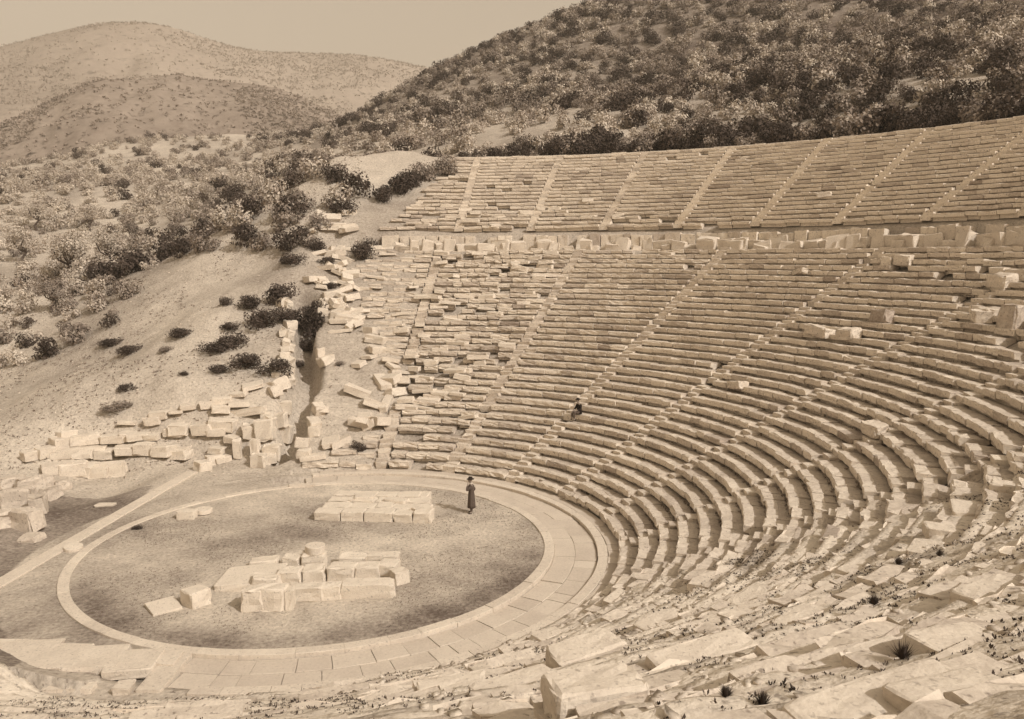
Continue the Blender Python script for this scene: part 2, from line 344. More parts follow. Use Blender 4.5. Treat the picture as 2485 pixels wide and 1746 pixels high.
# ------------------------------------------------------------------ seating
PRL = np.array([(.24, -.14), (.24, .04), (.025, .075), (.012, .16), (.0, .27), (.0, .345), (.022, .37), (.40, .365), (.43, .325), (DL + .20, .306), (DL + .20, .16), (.5, -.1)])
PRU = np.array([(.30, -.14), (.30, .09), (.025, .125), (.012, .19), (.0, .27), (.0, .345), (.022, .373), (.36, .368), (.385, .33), (DU + .20, .308), (DU + .20, .16), (.45, -.1)])
def row_mesh(name, t0, t1, r, z, PR, ruin, seed, parent, worn=0.0, lmin=.7, lmax=1.55):
    rg = np.random.default_rng(seed); arc = (t1 - t0) * r
    if arc < .5: return None
    cuts = [0.0]
    while cuts[-1] < arc - lmin: cuts.append(cuts[-1] + rg.uniform(lmin, lmax))
    cuts[-1] = arc
    if len(cuts) < 2: cuts = [0, arc]
    Vs = []; Fs = []; Tn = []; base = 0; NP = len(PR)
    for a, b in zip(cuts[:-1], cuts[1:]):
        mid = t0 + (a + b) / 2 / r; ru = ruin(math.degrees(mid), r)
        if rg.random() < .004 + .14 * ru: continue
        g = .010 + .018 * rg.random() ** 2 + .03 * ru * rg.random()
        m = max(2, int((b - a) / .30) + 1); s = np.linspace(a + g, b - g, m)
        dr = rg.normal(0, .018 + .07 * ru); dz = rg.normal(-.01 * ru, .012 + .045 * ru)
        yaw = rg.normal(0, .010 + .06 * ru); tilt = rg.normal(0, .014 + .05 * ru); roll = rg.normal(0, .006 + .03 * ru); wv = worn * rg.random() + (rg.random() < .12) * .6
        pr = PR.copy(); pr[6:10, 1] += rg.normal(0, .006) 
        if NP > 9: pr[3:7, 0] += rg.uniform(0, .12) * wv * np.array([.4, .6, .9, 1.1]); pr[5:8, 1] -= rg.uniform(0, .07) * wv
        S, Q = np.meshgrid(s, np.arange(NP), indexing='ij')
        rr = pr[Q, 0]; zz = pr[Q, 1].copy()
        sc = S - (a + b) / 2
        jit = rg.normal(0, .005 + .010 * ru + .02 * worn, S.shape + (2,)); jit[:, 0] *= .4
        chip = (rg.random(S.shape) < .13) & (Q >= 4) & (Q <= 7); zz = zz - chip * rg.uniform(0, .07, S.shape); rr = rr + chip * (Q < 7) * rg.uniform(0, .07, S.shape)
        R_ = r + rr + dr + sc * yaw + jit[..., 0]; Z_ = z + zz + dz + (rr - .4) * tilt + sc * roll + jit[..., 1] * (Q > 1)
        p2 = plan(t0 + S / r, R_)
        Vs.append(np.dstack([p2, Z_]).reshape(-1, 3))
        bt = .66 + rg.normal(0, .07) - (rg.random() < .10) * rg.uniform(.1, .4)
        riser_fill_stain = np.where((Q <= 5), .28 - rg.choice([0.0, .12, .42], p=[.6, .27, .13]), 0) * (1 - .6 * sstep(55, 78, math.degrees(mid)))  # risers painted lighter to stand in for fill light, minus random stains
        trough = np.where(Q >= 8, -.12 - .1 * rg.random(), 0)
        Tn.append((bt + riser_fill_stain + trough + rg.normal(0, .03, S.shape)).ravel())
        i, j = np.meshgrid(np.arange(m - 1), np.arange(NP), indexing='ij'); j2 = (j + 1) % NP
        f = np.stack([base + i * NP + j, base + i * NP + j2, base + (i + 1) * NP + j2, base + (i + 1) * NP + j], -1).reshape(-1, 4)
        Fs += f.tolist(); Fs.append([base + k for k in range(NP)][::-1]); Fs.append([base + (m - 1) * NP + k for k in range(NP)])
        base += m * NP
    if not Vs: return None
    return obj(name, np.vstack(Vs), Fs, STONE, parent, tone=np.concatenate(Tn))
LST = [-108.3, -90.1, -71.8, -53.6, -35.36, -17.12, 1.11, 19.35, 37.59, 55.83, 74.07, 92.3]
def ruin_low(td, r):
    if td < -30: return .25 + .3 * float(sstep(-33, -42, td))
    v = .03 + .25 * float(sstep(70, 80, td)) + .30 * float(sstep(50, 66, td)) + .25 * float(sstep(56, 66, td)) * (float(vnoise(td * 1.3, r * 1.2, 5, 8)) > .4)
    if r > 36: v += .15
    n_ = float(vnoise(td, r * 1.5, 6, 91)); v += .38 * max(0, n_ - .70) / .3
    if td < 5 and r > 22: v += .12
    return min(v, 1)
def ruin_up(td, r):
    v = .03 + .35 * float(sstep(68, 77, td)) + .22 * float(sstep(50, 62, td)) * float(sstep(48, 43, r)) + .15 * float(sstep(43.5, 42, r))
    return v
lab_low = {4: 'wide lower-tier wedge of benches ending at the rubble slope by the gully', }
names_low = ['weed-grown lower wedge at the near end, left of the two upright broken blocks', 'collapsed lower wedge beneath the camera, benches sunk in stony soil', 'collapsed lower wedge under weeds in the lower right foreground', 'broken lower wedge where worn benches sink into rubble at right',
             'lower wedge of tightly curving benches right of the orchestra, next to the rubble', 'lower wedge of bent benches with a dark hole in it, far right of the orchestra', 'lower wedge of long benches with three big fallen blocks lying on it', 'lower wedge of benches directly right of the seated man and his stairway',
             'lower wedge of benches directly left of the seated man and his stairway', 'lower wedge of pale uneven benches behind the standing man', 'ragged leftmost lower wedge of loose benches beside the gully']
for w in range(len(LST) - 1):
    a, b = LST[w], LST[w + 1]
    e = empty('seating_wedge', (*plan(RD((a + b) / 2), RL0), 0)); e_inv = -np.array(e.location)
    tag(e, names_low[w], 'stone seating', 'wedges of the lower tier')
    for i in range(NL):
        r = RL0 + DL * i; gap = .40 / r
        t0, t1 = RD(a) + gap, RD(b) - gap
        le = RD(end_low(i) + rng.normal(0, .7) * (i > 0))
        if w == 10: t1 = le
        if w == 9 and le < t1: t1 = le
        if t1 - t0 < .6 / r: continue
        z = ZL0 + HL * i
        near = b < -34.9
        if near and i < 1: z -= .02
        if near: z -= .01
        if w == 0: t0 = max(t0, RD(-106 + .3 * i))
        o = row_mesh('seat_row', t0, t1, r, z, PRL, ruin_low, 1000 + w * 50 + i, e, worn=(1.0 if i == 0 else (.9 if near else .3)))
        if o: o.location = e_inv
UST = [8.17 - 9.12, 8.17, 17.3, 26.42, 35.54, 44.66, 53.78, 62.9, 72.02, 81.2]
names_up = ['upper-tier wedge at the right edge of the view, mostly out of the picture', 'upper-tier wedge right of the last ragged stairway at the right', 'upper-tier wedge between the dark-sided stairway and the ragged one right of it',
            'upper-tier wedge immediately left of the dark-sided stairway, with one dark hole', 'fourth upper-tier wedge counted from the right frame edge', 'upper-tier wedge below the tallest dark bushes on the rim', 'fourth upper-tier wedge from its left end',
            'third upper-tier wedge from its left end', 'second upper-tier wedge from its left end', 'narrow broken leftmost wedge of the upper tier']
for w in range(len(UST) - 1):
    a, b = UST[w], UST[w + 1]
    e = empty('seating_wedge', (*plan(RD((a + b) / 2), RU0), 0)); e_inv = -np.array(e.location)
    tag(e, names_up[w], 'stone seating', 'wedges of the upper tier')
    for i in range(NU):
        r = RU0 + DU * i; gap = .40 / r; t0, t1 = RD(a) + gap, RD(b) - gap
        if w == len(UST) - 2: t1 = RD(end_up(i) + rng.normal(0, .4))
        if t1 - t0 < .6 / r: continue
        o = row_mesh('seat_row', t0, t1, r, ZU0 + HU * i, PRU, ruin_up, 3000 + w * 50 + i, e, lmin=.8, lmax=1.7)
        if o: o.location = e_inv
def box_verts(t, r0, r1, z0, z1, half, jr=0.0, rg=None):
    c, s = math.cos(t), math.sin(t); out = []
    for r, z in ((r0, z0), (r1, z0), (r1, z1), (r0, z1)):
        for sd_ in (-1, 1):
            p = plan(t, r); q = p + np.array([-s, c]) * half * sd_
            j = rg.normal(0, jr, 3) if rg is not None else (0, 0, 0)
            out.append((q[0] + j[0], q[1] + j[1], z + j[2] * .6))
    return out
BF = [(0, 1, 3, 2), (2, 3, 5, 4), (4, 5, 7, 6), (6, 7, 1, 0), (0, 2, 4, 6), (1, 7, 5, 3)]
def stairway(td, n, r0, d, z0, h, seed, label, group, lim=None, jr=.012, tone=.72, up=.055):
    rg = np.random.default_rng(seed); t = RD(td); Vs = []; Fs = []; tn = []
    for k in range(2 * n):
        rr = r0 + d * k / 2 + .08; zz = z0 + h * (k + 1) / 2 + up
        if lim and lim(k // 2): continue
        if rg.random() < .03: continue
        b = len(Vs); Vs += box_verts(t, rr + rg.normal(0, .01), rr + d / 2 + .08, zz - .36, zz + rg.normal(0, .02), .385 + rg.normal(0, .012), jr + .012, rg)
        Fs += [tuple(b + q for q in f) for f in BF]; tn += [tone + rg.normal(0, .10)] * 8
    o = obj('stairway', Vs, Fs, STONE, tone=tn); return tag(o, label, 'stairway', group)
slab = ['ruined stairway in the weeds at the near end of the lower tier', 'ruined lower stairway sunk in soil beneath the camera', 'ruined lower stairway below the right foreground weeds', 'ruined lower stairway crossing the rubble right of the orchestra',
        'lower stairway at the edge of the rubble, right end of the tight curve', 'lower stairway climbing the right side through the tight curve', 'lower stairway meeting the walkway beyond the right frame edge', 'lower stairway two stairways to the right of the seated man',
        'lower stairway beside the seated man', 'lower stairway one to the left of the seated man', 'leftmost worn stairway of the lower tier']
slab[7] = 'first lower stairway to the right of the seated man'; slab[6] = 'second lower stairway to the right of the seated man, beside the big blocks'
for k, td in enumerate(LST[:-1]):
    stairway(td, NL, RL0, DL, ZL0, HL, 50 + k, slab[k], 'stairways of the lower tier', lim=(lambda i, td=td: end_low(i) < td + .5), tone=.60 if td > 45 else .70, jr=.05 if td < -40 or td > 50 else .02)
for k, td in enumerate(UST[:-1]):
    stairway(td, NU, RU0, DU, ZU0, HU, 80 + k, ['upper stairway outside the right edge of the view', 'upper stairway with ragged steps at the right edge', 'upper stairway with a long dark shaded side', 'upper stairway just left of the dark-sided one', 'upper stairway in the middle of the far tier, below a gap in the bushes',
             'fourth upper stairway from the left end', 'third upper stairway from the left end', 'second upper stairway from the left end', 'leftmost upper stairway, reaching the rim notch', ''][k], 'stairways of the upper tier', lim=(lambda i, td=td: end_up(i) < td), tone=.95 if td < 50 else .75, up=.11 if td < 50 else .06)
# rim course along the top of the upper tier
PRIM = np.array([(0, -.3), (0, .1), (.02, .12), (.34, .12), (.36, .1), (.36, -.4)])
rim = row_mesh('rim_wall', RD(-1), RD(74.5), RU0 + DU * NU + .02, ZU0 + HU * NU + .02, PRIM, lambda a, b: .10, 777, None, lmin=.9, lmax=1.6)
tag(rim, 'low edging course of blocks along the top rim of the upper tier', 'edging wall')
# retaining wall behind the walkway between the tiers
PWALL = np.array([(0, -.3), (.0, .3), (.02, 1.0), (.02, 1.46), (.3, 1.47), (.5, 1.40), (.7, 1.40), (.7, -.3)])
wl = row_mesh('retaining_wall', RD(-1), RD(81), RU0 - .66, ZL0 + HL * NL - .15, PWALL, lambda a, b: 1.0, 778, None, lmin=.7, lmax=1.4)
tag(wl, 'low broken wall of upright blocks behind the walkway between the two tiers', 'retaining wall')
PWK = np.array([(0, -.3), (0, .0), (.02, .02), (1.45, .02), (1.47, 0), (1.47, -.3)])
wk = row_mesh('walkway', RD(-1), RD(84), RL0 + DL * NL + .03, ZL0 + HL * NL - .10, PWK, lambda a, b: .18, 779, None, lmin=.8, lmax=1.5); tag(wk, kind='structure')

# ------------------------------------------------------------------ orchestra ring, channel paving, sill
def ring_mesh(name, r0, r1, zt, zb, t0, t1, lmin, lmax, seed, mat, gap=.012, jz=.008, jr=.01, parts=1, tone0=.75):
    rg = np.random.default_rng(seed); Vs = []; Fs = []; tn = []; t = t0
    while t < t1 - .01:
        L_ = rg.uniform(lmin, lmax) / ((r0 + r1) / 2); e = min(t + L_, t1)
        if t1 - e < lmin * .5 / r1: e = t1
        m = max(2, int((e - t) * r1 / .35) + 1); dz = rg.normal(0, jz); dr = rg.normal(0, jr); tt = np.linspace(t + gap / r1 / 2, e - gap / r1 / 2, m); b = len(Vs); tn_ = tone0 + rg.normal(0, .08)
        bev = .015
        for a in tt:
            for r, z in ((r0 + dr, zb), (r0 + dr, zt + dz - bev), (r0 + dr + bev, zt + dz), (r1 + dr - bev, zt + dz), (r1 + dr, zt + dz - bev), (r1 + dr, zb)):
                q = rg.normal(0, .003); Vs.append((math.cos(a) * (r + q), math.sin(a) * (r + q), z + q)); tn.append(tn_)
        for i in range(m - 1):
            for j in range(6):
                Fs.append((b + i * 6 + j, b + i * 6 + (j + 1) % 6, b + (i + 1) * 6 + (j + 1) % 6, b + (i + 1) * 6 + j))
        Fs.append([b + k for k in range(6)][::-1]); Fs.append([b + (m - 1) * 6 + k for k in range(6)])
        t = e
    return obj(name, Vs, Fs, mat, tone=tn)
o = ring_mesh('stone_ring', 9.72, 10.14, .05, -.34, -math.pi, math.pi, 1.1, 1.9, 5, PALE, gap=.01, tone0=.8)
tag(o, 'pale stone ring set in the ground around the orchestra floor', 'stone ring')
for k, (a, b, t0, t1) in enumerate([(10.16, 11.05, RD(-113), RD(93)), (11.06, 11.98, RD(-112), RD(94))]):
    o = ring_mesh('pavement', a, b, -.11 - .004 * k, -.4, t0, t1, .7, 1.5, 15 + k, PAVE, gap=.022, jz=.012, tone0=.78); tag(o, kind='structure')
o = ring_mesh('stone_kerb', 12.0, 12.42, .02, -.42, RD(-108), RD(92), .8, 1.7, 25, PALE, gap=.014, tone0=.8); tag(o, 'pale stone kerb outside the channel, at the foot of the lowest seats', 'kerb')
o = ring_mesh('pavement', 12.425, 13.02, .012, -.3, RD(-106), RD(90), .7, 1.4, 26, PAVE, gap=.02, jz=.014, tone0=.74); tag(o, kind='structure')

# a rough block of stone
def stone_mesh(name, sx, sy, sz, seed, rough=.03, rnd=.06, taper=.0, mat=None, tone=.78, n=4, skew=.06):
    rg = np.random.default_rng(seed); idx = {}; Vs = []; Fs = []
    def vid(a, b, c):
        k = (a, b, c)
        if k not in idx: idx[k] = len(Vs); Vs.append(k)
        return idx[k]
    for i in range(n):
        for j in range(n):
            for f in range(6):
                q = [(i, j), (i + 1, j), (i + 1, j + 1), (i, j + 1)]
                if f == 0: F_ = [vid(a, b, 0) for a, b in q][::-1]
                elif f == 1: F_ = [vid(a, b, n) for a, b in q]
                elif f == 2: F_ = [vid(a, 0, b) for a, b in q]
                elif f == 3: F_ = [vid(a, n, b) for a, b in q][::-1]
                elif f == 4: F_ = [vid(0, a, b) for a, b in q][::-1]
                else: F_ = [vid(n, a, b) for a, b in q]
                Fs.append(F_)
    g = np.array(Vs, float) / n
    e = .5 - .5 * np.abs(g * 2 - 1) ; u = np.where((g > 0) & (g < 1), np.where(g < .5, .08 + (g - 1 / n) * (.84 / (1 - 2 / n)), .08 + (g - 1 / n) * (.84 / (1 - 2 / n))), g)
    P_ = u * 2 - 1
    edge = ((np.abs(P_) > .999).sum(1)); 
    P_ *= (1 - np.where(edge == 3, rnd * 1.3, np.where(edge == 2, rnd * .6, 0)))[:, None]
    cor = rg.normal(0, skew, (2, 2, 2, 3))
    w = (P_ + 1) / 2
    off = 0
    for a in (0, 1):
        for b in (0, 1):
            for c in (0, 1):
                ww = (w[:, 0] if a else 1 - w[:, 0]) * (w[:, 1] if b else 1 - w[:, 1]) * (w[:, 2] if c else 1 - w[:, 2]); off = off + ww[:, None] * cor[a, b, c]
    P_ = P_ + off
    P_[:, :2] *= (1 - taper * (P_[:, 2:3] + 1) / 2)
    P_ = P_ * np.array([sx, sy, sz]) / 2 + rg.normal(0, rough * min(sx, sy, sz) * .5, P_.shape)
    P_[:, 2] += sz / 2
    return mesh(name, P_, Fs, mat or PALE, tone + rg.normal(0, .05, len(P_)), False)
_seed = [100]
def stone(pos, sx, sy, sz, yaw=0.0, label='', cat='stone block', group=None, name='stone_block', tilt=(0, 0), sink=.05, mat=None, tone=.78, **k):
    _seed[0] += 1
    o = bpy.data.objects.new(name, stone_mesh(name, sx, sy, sz, _seed[0], mat=mat, tone=tone, **k)); COL.objects.link(o)
    o.rotation_euler = (tilt[0], tilt[1], yaw); o.location = (pos[0], pos[1], pos[2] - sink * sz)
    return tag(o, label, cat, group)
Y0 = math.atan2(RT[1], RT[0])
def pstone(px, py, sx, sy, sz, yaw=0.0, z=0.0, ground=False, **k):
    """block whose front foot stands where (px,py) looks"""
    p_ = hit(px, py) if ground else on_z(px, py, z)
    d = np.array([FWD[0], FWD[1]]); d /= np.linalg.norm(d)
    p_ = p_ + np.array([d[0] * sy * .5, d[1] * sy * .5, 0])
    if ground: p_[2] = gz(p_[0], p_[1])
    return stone(p_, sx, sy, sz, Y0 + RD(yaw), **k)

# long straight sill west of the ring
a0, a1 = on_z(-60, 1452), on_z(466, 1147); dv = (a1 - a0)[:2]; Ls = np.linalg.norm(dv); dv /= Ls; nv = np.array([-dv[1], dv[0]])
Vs = []; Fs = []; tn = []; t = 0; rg = np.random.default_rng(3)
while t < Ls:
    e = min(t + rg.uniform(1.2, 2.2), Ls); b = len(Vs); tt = rg.normal(.78, .06); dz = rg.normal(0, .006)
    for s_ in (t + .008, e - .008):
        for w_, z in ((-.34, -.2), (-.34, .05), (-.32, .07), (.32, .07), (.34, .05), (.34, -.2)):
            q = a0[:2] + dv * s_ + nv * w_; Vs.append((q[0], q[1], z + dz)); tn.append(tt)
    for j in range(6): Fs.append((b + j, b + (j + 1) % 6, b + 6 + (j + 1) % 6, b + 6 + j))
    Fs.append([b + k for k in range(6)][::-1]); Fs.append([b + 6 + k for k in range(6)]); t = e
o = obj('stone_sill', Vs, Fs, PALE, tone=tn); tag(o, 'long straight pale stone sill running past the left side of the orchestra ring', 'stone sill')

# slab bridging the channel at lower left
c = (on_z(433, 1592, .03) + on_z(365, 1658, .03)) / 2; dd = on_z(433, 1592, .03) - on_z(372, 1662, .03)
stone((c[0] + .02, c[1] - .1, -.22), np.hypot(*dd[:2]) + .55, .74, .26, math.atan2(dd[1], dd[0]), label='long flat slab bridging the channel at the near side of the ring', group=None, sink=0, rough=.02, rnd=.01, skew=.01)
# paving slabs left of it
for k, (px, py, sx, sy, sz) in enumerate([(110, 1632, 1.5, 1.6, .3), (205, 1632, 1.6, 1.5, .32), (300, 1640, 1.5, 1.4, .3), (375, 1618, 1.2, .9, .2), (30, 1622, 1.5, 1.7, .3), (-50, 1625, 1.5, 1.7, .3), (290, 1684, .5, .5, .3), (160, 1682, 1.4, .4, .2)]):
    pstone(px, py, sx, sy, sz, yaw=rng.normal(0, 3) + 4, z=0, label=ordn(k) + ' slab of the worn paving at the lower left edge, left of the bridging slab', group='slabs at the lower left corner', sink=.5, rough=.05, rnd=.03)

# ------------------------------------------------------------------ stone heaps in the orchestra
# rear heap
A_, B_ = on_z(759, 1265), on_z(1052, 1272); Cc = on_z(1040, 1192, .5); Dd = on_z(822, 1190, .5)
k = 0
for rw, (v0, v1, hh) in enumerate([(0, .25, .44), (.25, .5, .46), (.5, .74, .5), (.74, 1.0, .52)]):
    u = 0.0; m_ = 0
    while u < .97:
        du = min(rng.uniform(.14, .27), 1 - u)
        if 1 - u - du < .08: du = 1 - u
        uc = u + du / 2; vc = (v0 + v1) / 2
        lo = A_ + (B_ - A_) * uc; hi = Dd + (Cc - Dd) * uc; q = lo + (hi - lo) * vc; q[2] = 0
        wx = np.linalg.norm((B_ - A_)[:2]) * du * (1 - .14 * vc); wy = np.linalg.norm((hi - lo)[:2]) * (v1 - v0)
        stone(q, wx * .955, wy * .93, hh + rng.normal(0, .035), math.atan2((B_ - A_)[1], (B_ - A_)[0]) + rng.normal(0, .03),
              label=f'{ordn(m_)} block from the left in the {["front", "second", "third", "rear"][rw]} row of the rear heap', group='blocks of the rear heap in the orchestra', rough=.05, rnd=.05, tone=.98, skew=.05, n=5)
        u += du; m_ += 1
for kk, (px, py, sx, sy, sz, z, txt) in enumerate([(880, 1215, .9, .7, .18, .42, 'thin broken slab lying on the rear heap, left half'), (960, 1222, 1.2, .6, .16, .42, 'thin broken slab lying on the rear heap, right half'), (1012, 1262, .5, .5, .55, 0, 'small rounded stone at the right front corner of the rear heap')]):
    pstone(px, py, sx, sy, sz, yaw=rng.normal(0, 15), z=z, label=txt, rough=.08, rnd=.1, tone=.88)
# front heap (x, y = foot of the block's front side in the picture; metres)
heap = [(590, 1437, 2.5, 2.3, .34, 0, 0, 'large thin trapezoid slab at the left end of the front heap'),
        (612, 1488, .75, .8, .82, 4, 0, 'worn upright block at the near left corner of the front heap'),
        (660, 1486, .9, .8, .88, -5, 0, 'second tall worn block at the near left of the front heap'),
        (700, 1482, .35, .6, .75, 6, 0, 'narrow worn block right of the two tall ones in the front heap'),
        (745, 1462, 1.3, .7, .55, 2, 0, 'long block lying in the front row of the front heap, left of the dark joint'),
        (800, 1459, .85, .7, .55, -4, 0, 'wedge-shaped block in the middle of the front row of the front heap'),
        (893, 1453, 2.05, .8, .55, 2, 0, 'long smooth block at the right end of the front heap'),
        (968, 1420, .65, .8, .5, 20, 0, 'rounded block standing off the right end of the front heap'),
        (640, 1440, 1.1, .8, .55, 3, 0, 'flat block wedged behind the tall worn ones of the front heap'),
        (700, 1425, .95, .8, .6, -3, 0, 'squarish block behind the long front one of the front heap'),
        (760, 1420, .9, .9, .62, 5, 0, 'squarish block in the middle row of the front heap, below the drum'),
        (825, 1415, 1.1, .9, .6, -4, 0, 'wide block in the middle row of the front heap'),
        (890, 1410, 1.0, .9, .55, 6, 0, 'block in the middle row of the front heap, right part'),
        (940, 1400, .8, .8, .5, -8, 0, 'end block in the middle row of the front heap'),
        (640, 1388, 1.2, .8, .45, 8, 0, 'low block at the back left of the front heap'),
        (760, 1385, 1.0, .8, .62, 4, 0, 'pedestal block that carries the round drum in the front heap'),
        (705, 1385, .8, .7, .5, -6, 0, 'low block left of the pedestal in the front heap'),
        (850, 1380, 1.2, .7, .5, 3, 0, 'back row block of the front heap right of the drum'),
        (925, 1372, 1.5, .7, .42, -2, 0, 'long low block at the back right of the front heap')]
for (px, py, sx, sy, sz, yw, z, txt) in heap:
    pstone(px, py, sx * .91, sy * .85, sz, yaw=yw + rng.normal(0, 5), z=z, label=txt, group='blocks of the front heap in the orchestra', rough=.05, rnd=.06, tone=.98, tilt=(rng.normal(0, .04), rng.normal(0, .03)), skew=.07, n=5)
def drum(px, py, z, rad_, h, label, group=None, tilt=(0, 0), ground=False):
    p_ = hit(px, py) if ground else on_z(px, py, z)
    Vs = []; N_ = 28
    for zz, rr in ((0, .97), (.06, 1), (.5, 1.0), (.94, 1), (1, .96), (1, .12), (.86, .1)):
        for k_ in range(N_):
            a = 2 * math.pi * k_ / N_; q = rad_ * rr * (1 + .02 * math.sin(3 * a) + rng.normal(0, .006)); Vs.append((q * math.cos(a), q * math.sin(a), zz * h))
    Fs = [(i * N_ + j, i * N_ + (j + 1) % N_, (i + 1) * N_ + (j + 1) % N_, (i + 1) * N_ + j) for i in range(6) for j in range(N_)]
    Fs += [list(range(N_))[::-1], [6 * N_ + k_ for k_ in range(N_)]]
    if 'on top' in label: p_ = on_z(760, 1385) + np.array([FWD[0], FWD[1], 0]) * .46; p_[2] = .585
    o = obj('column_drum', Vs, Fs, PALE, tone=np.full(len(Vs), .9)); o.location = (p_[0], p_[1], p_[2]); o.rotation_euler = (tilt[0], tilt[1], 0)
    return tag(o, label, 'column drum', group)
drum(764, 1372, 0, .40, .32, 'flat round drum lying on top of the front heap')
drum(178, 1334, 0, .38, .16, 'low round stone between the straight sill and the orchestra ring', tilt=(.1, .05))
drum(494, 1245, .04, .42, .22, 'round drum lying on the far left of the ring beside a square block')
pstone(383, 1490, 1.05, 1.0, .12, yaw=-52, label='thin square slab lying flat on the orchestra floor', rough=.03, rnd=.02, tilt=(0, .06), tone=.92, skew=.03)
pstone(466, 1478, .78, .78, .62, yaw=-38, label='single cubic block standing alone on the orchestra floor', rough=.05, rnd=.12, tone=.92, skew=.06)
pstone(448, 1262, .85, .55, .42, yaw=0, label='square block with small holes beside the far left of the ring', rough=.03, rnd=.03, tone=.9)
pstone(250, 1232, .9, .5, .12, yaw=5, label='flat stone lying on the dark soil left of the straight sill', rough=.1, rnd=.1)
pstone(730, 1184, 1.3, .35, .16, yaw=6, label='short raised kerb piece on the far side of the ring', rough=.03, rnd=.03)

# ------------------------------------------------------------------ ruined stage building on the left
cnt = {}
def ruin_line(pts, n_, size, label, group, jitter=10, hgt=(.35, .7), seed=1, yaw=None):
    rg = np.random.default_rng(seed); pts = np.array(pts, float); seg = np.hypot(*(pts[1:] - pts[:-1]).T); cum = np.concatenate([[0], np.cumsum(seg)])
    for k_ in range(n_):
        s_ = cum[-1] * (k_ + .5) / n_; i_ = min(np.searchsorted(cum, s_) - 1, len(seg) - 1); f_ = (s_ - cum[i_]) / seg[i_]
        px, py = pts[i_] + (pts[i_ + 1] - pts[i_]) * f_ + rg.normal(0, jitter, 2) * (1, .5)
        q0 = hit(*pts[i_]); q1 = hit(*pts[i_ + 1]); yw = math.atan2(q1[1] - q0[1], q1[0] - q0[0]) if yaw is None else Y0 + RD(yaw)
        p_ = hit(px, py)
        stone(p_, rg.uniform(*size) * 1.15, rg.uniform(.55, 1.2), rg.uniform(*hgt), yw + rg.normal(0, .12), label=f'{ordn(k_)} block from the left {label}', group=group, rough=.06, rnd=.04, tone=.86 + rg.normal(0, .05), tilt=(rg.normal(0, .06), rg.normal(0, .06)), sink=.15)
ruin_line([(70, 1120), (180, 1075), (330, 1062), (470, 1058), (560, 1040)], 15, (.8, 1.5), 'in the back wall line of the stage ruins', 'stage ruin blocks, back wall line', seed=2)
ruin_line([(120, 1150), (200, 1150), (285, 1158)], 5, (.9, 1.6), 'in the front left corner wall of the stage ruins', 'stage ruin blocks, front corner', hgt=(.6, .95), seed=3, jitter=3)
ruin_line([(150, 1110), (300, 1105), (400, 1098), (470, 1120)], 10, (.7, 1.5), 'in the middle wall line of the stage ruins', 'stage ruin blocks, middle line', seed=4)
ruin_line([(300, 1040), (420, 1010), (520, 985), (600, 975)], 8, (.7, 1.3), 'half buried along the foot of the bare mound', 'stones at the foot of the mound', hgt=(.2, .5), seed=5)
ruin_line([(470, 1135), (500, 1128), (545, 1100), (560, 1060)], 5, (.5, 1.0), 'by the far end of the straight sill', 'stones by the end of the sill', hgt=(.3, .6), seed=6)
for i_ in range(30):
    k0 = rng.integers(0, len(RAV) - 1); f_ = rng.random(); c_ = RAV[k0] * (1 - f_) + RAV[k0 + 1] * f_; sd_ = -1 if i_ % 3 else 1; x, y = c_[0] + sd_ * rng.uniform(1.0, 1.6), c_[1]; la_, hb_ = rng.uniform(.6, 1.5), rng.uniform(.35, .8)
    stone((x, y, gz(x, y)), la_, rng.uniform(.5, .9), hb_, rng.normal(1.57, .5), label=f"{'small' if la_ < 1 else 'big'} {'flat' if hb_ < .55 else 'thick'} block on the {'left' if sd_ < 0 else 'right'} brink of the gully, {'lower' if y < 20 else ('middle' if y < 27 else 'upper')} part", group='blocks on the brink of the gully', tilt=(rng.normal(0, .15), rng.normal(0, .15)), rough=.08, rnd=.07, tone=.85, sink=.25, skew=.09)
gate = [(575, 1118, .45, .5, 1.15, 4, 'upright pale slab, leftmost in the heap by the gully'), (620, 1120, .55, .5, 1.25, -4, 'tall leaning pale slab in the heap by the gully'), (655, 1122, 1.0, .7, .95, 6, 'big rounded block at the right of the heap by the gully'), (640, 1085, 1.1, .8, 1.3, 0, 'big square block at the back of the heap by the gully'),
        (600, 1085, .8, .7, .9, 10, 'rough block behind the leaning slab by the gully'), (690, 1080, .7, .7, 1.1, -6, 'block on the brink of the gully, behind the heap'), (675, 1045, 1.0, .8, .9, 3, 'square block on the brink of the gully, upper one'), (690, 1010, .8, .6, .8, 8, 'thin-topped block standing over the gully'),
        (600, 1020, 2.6, .5, .5, -14, 'long fallen beam of stone left of the gully'), (530, 1020, 1.1, .8, .5, 12, 'pointed white block at the left of the fallen beam'), (610, 958, 1.3, 1.0, .3, 14, 'flat white slab leaning on the slope above the beam'), (578, 972, 1.0, .6, .25, -8, 'small flat slab beside the white leaning slab'), (640, 1030, .6, .5, .5, 20, 'small block between beam and gully'),
        (735, 1122, .7, .6, .5, 0, 'small block at the foot of the gully, seat side'), (650, 1060, .6, .6, 1.0, -20, 'dark-sided upright stone in the heap by the gully')]
for px, py, sx, sy, sz, yw, txt in gate:
    pstone(px, py, sx, sy, sz, yaw=yw, ground=True, label=txt, group='stones beside the gully', rough=.08, rnd=.06, tone=.88, tilt=(rng.normal(0, .08), rng.normal(0, .08)), skew=.09)
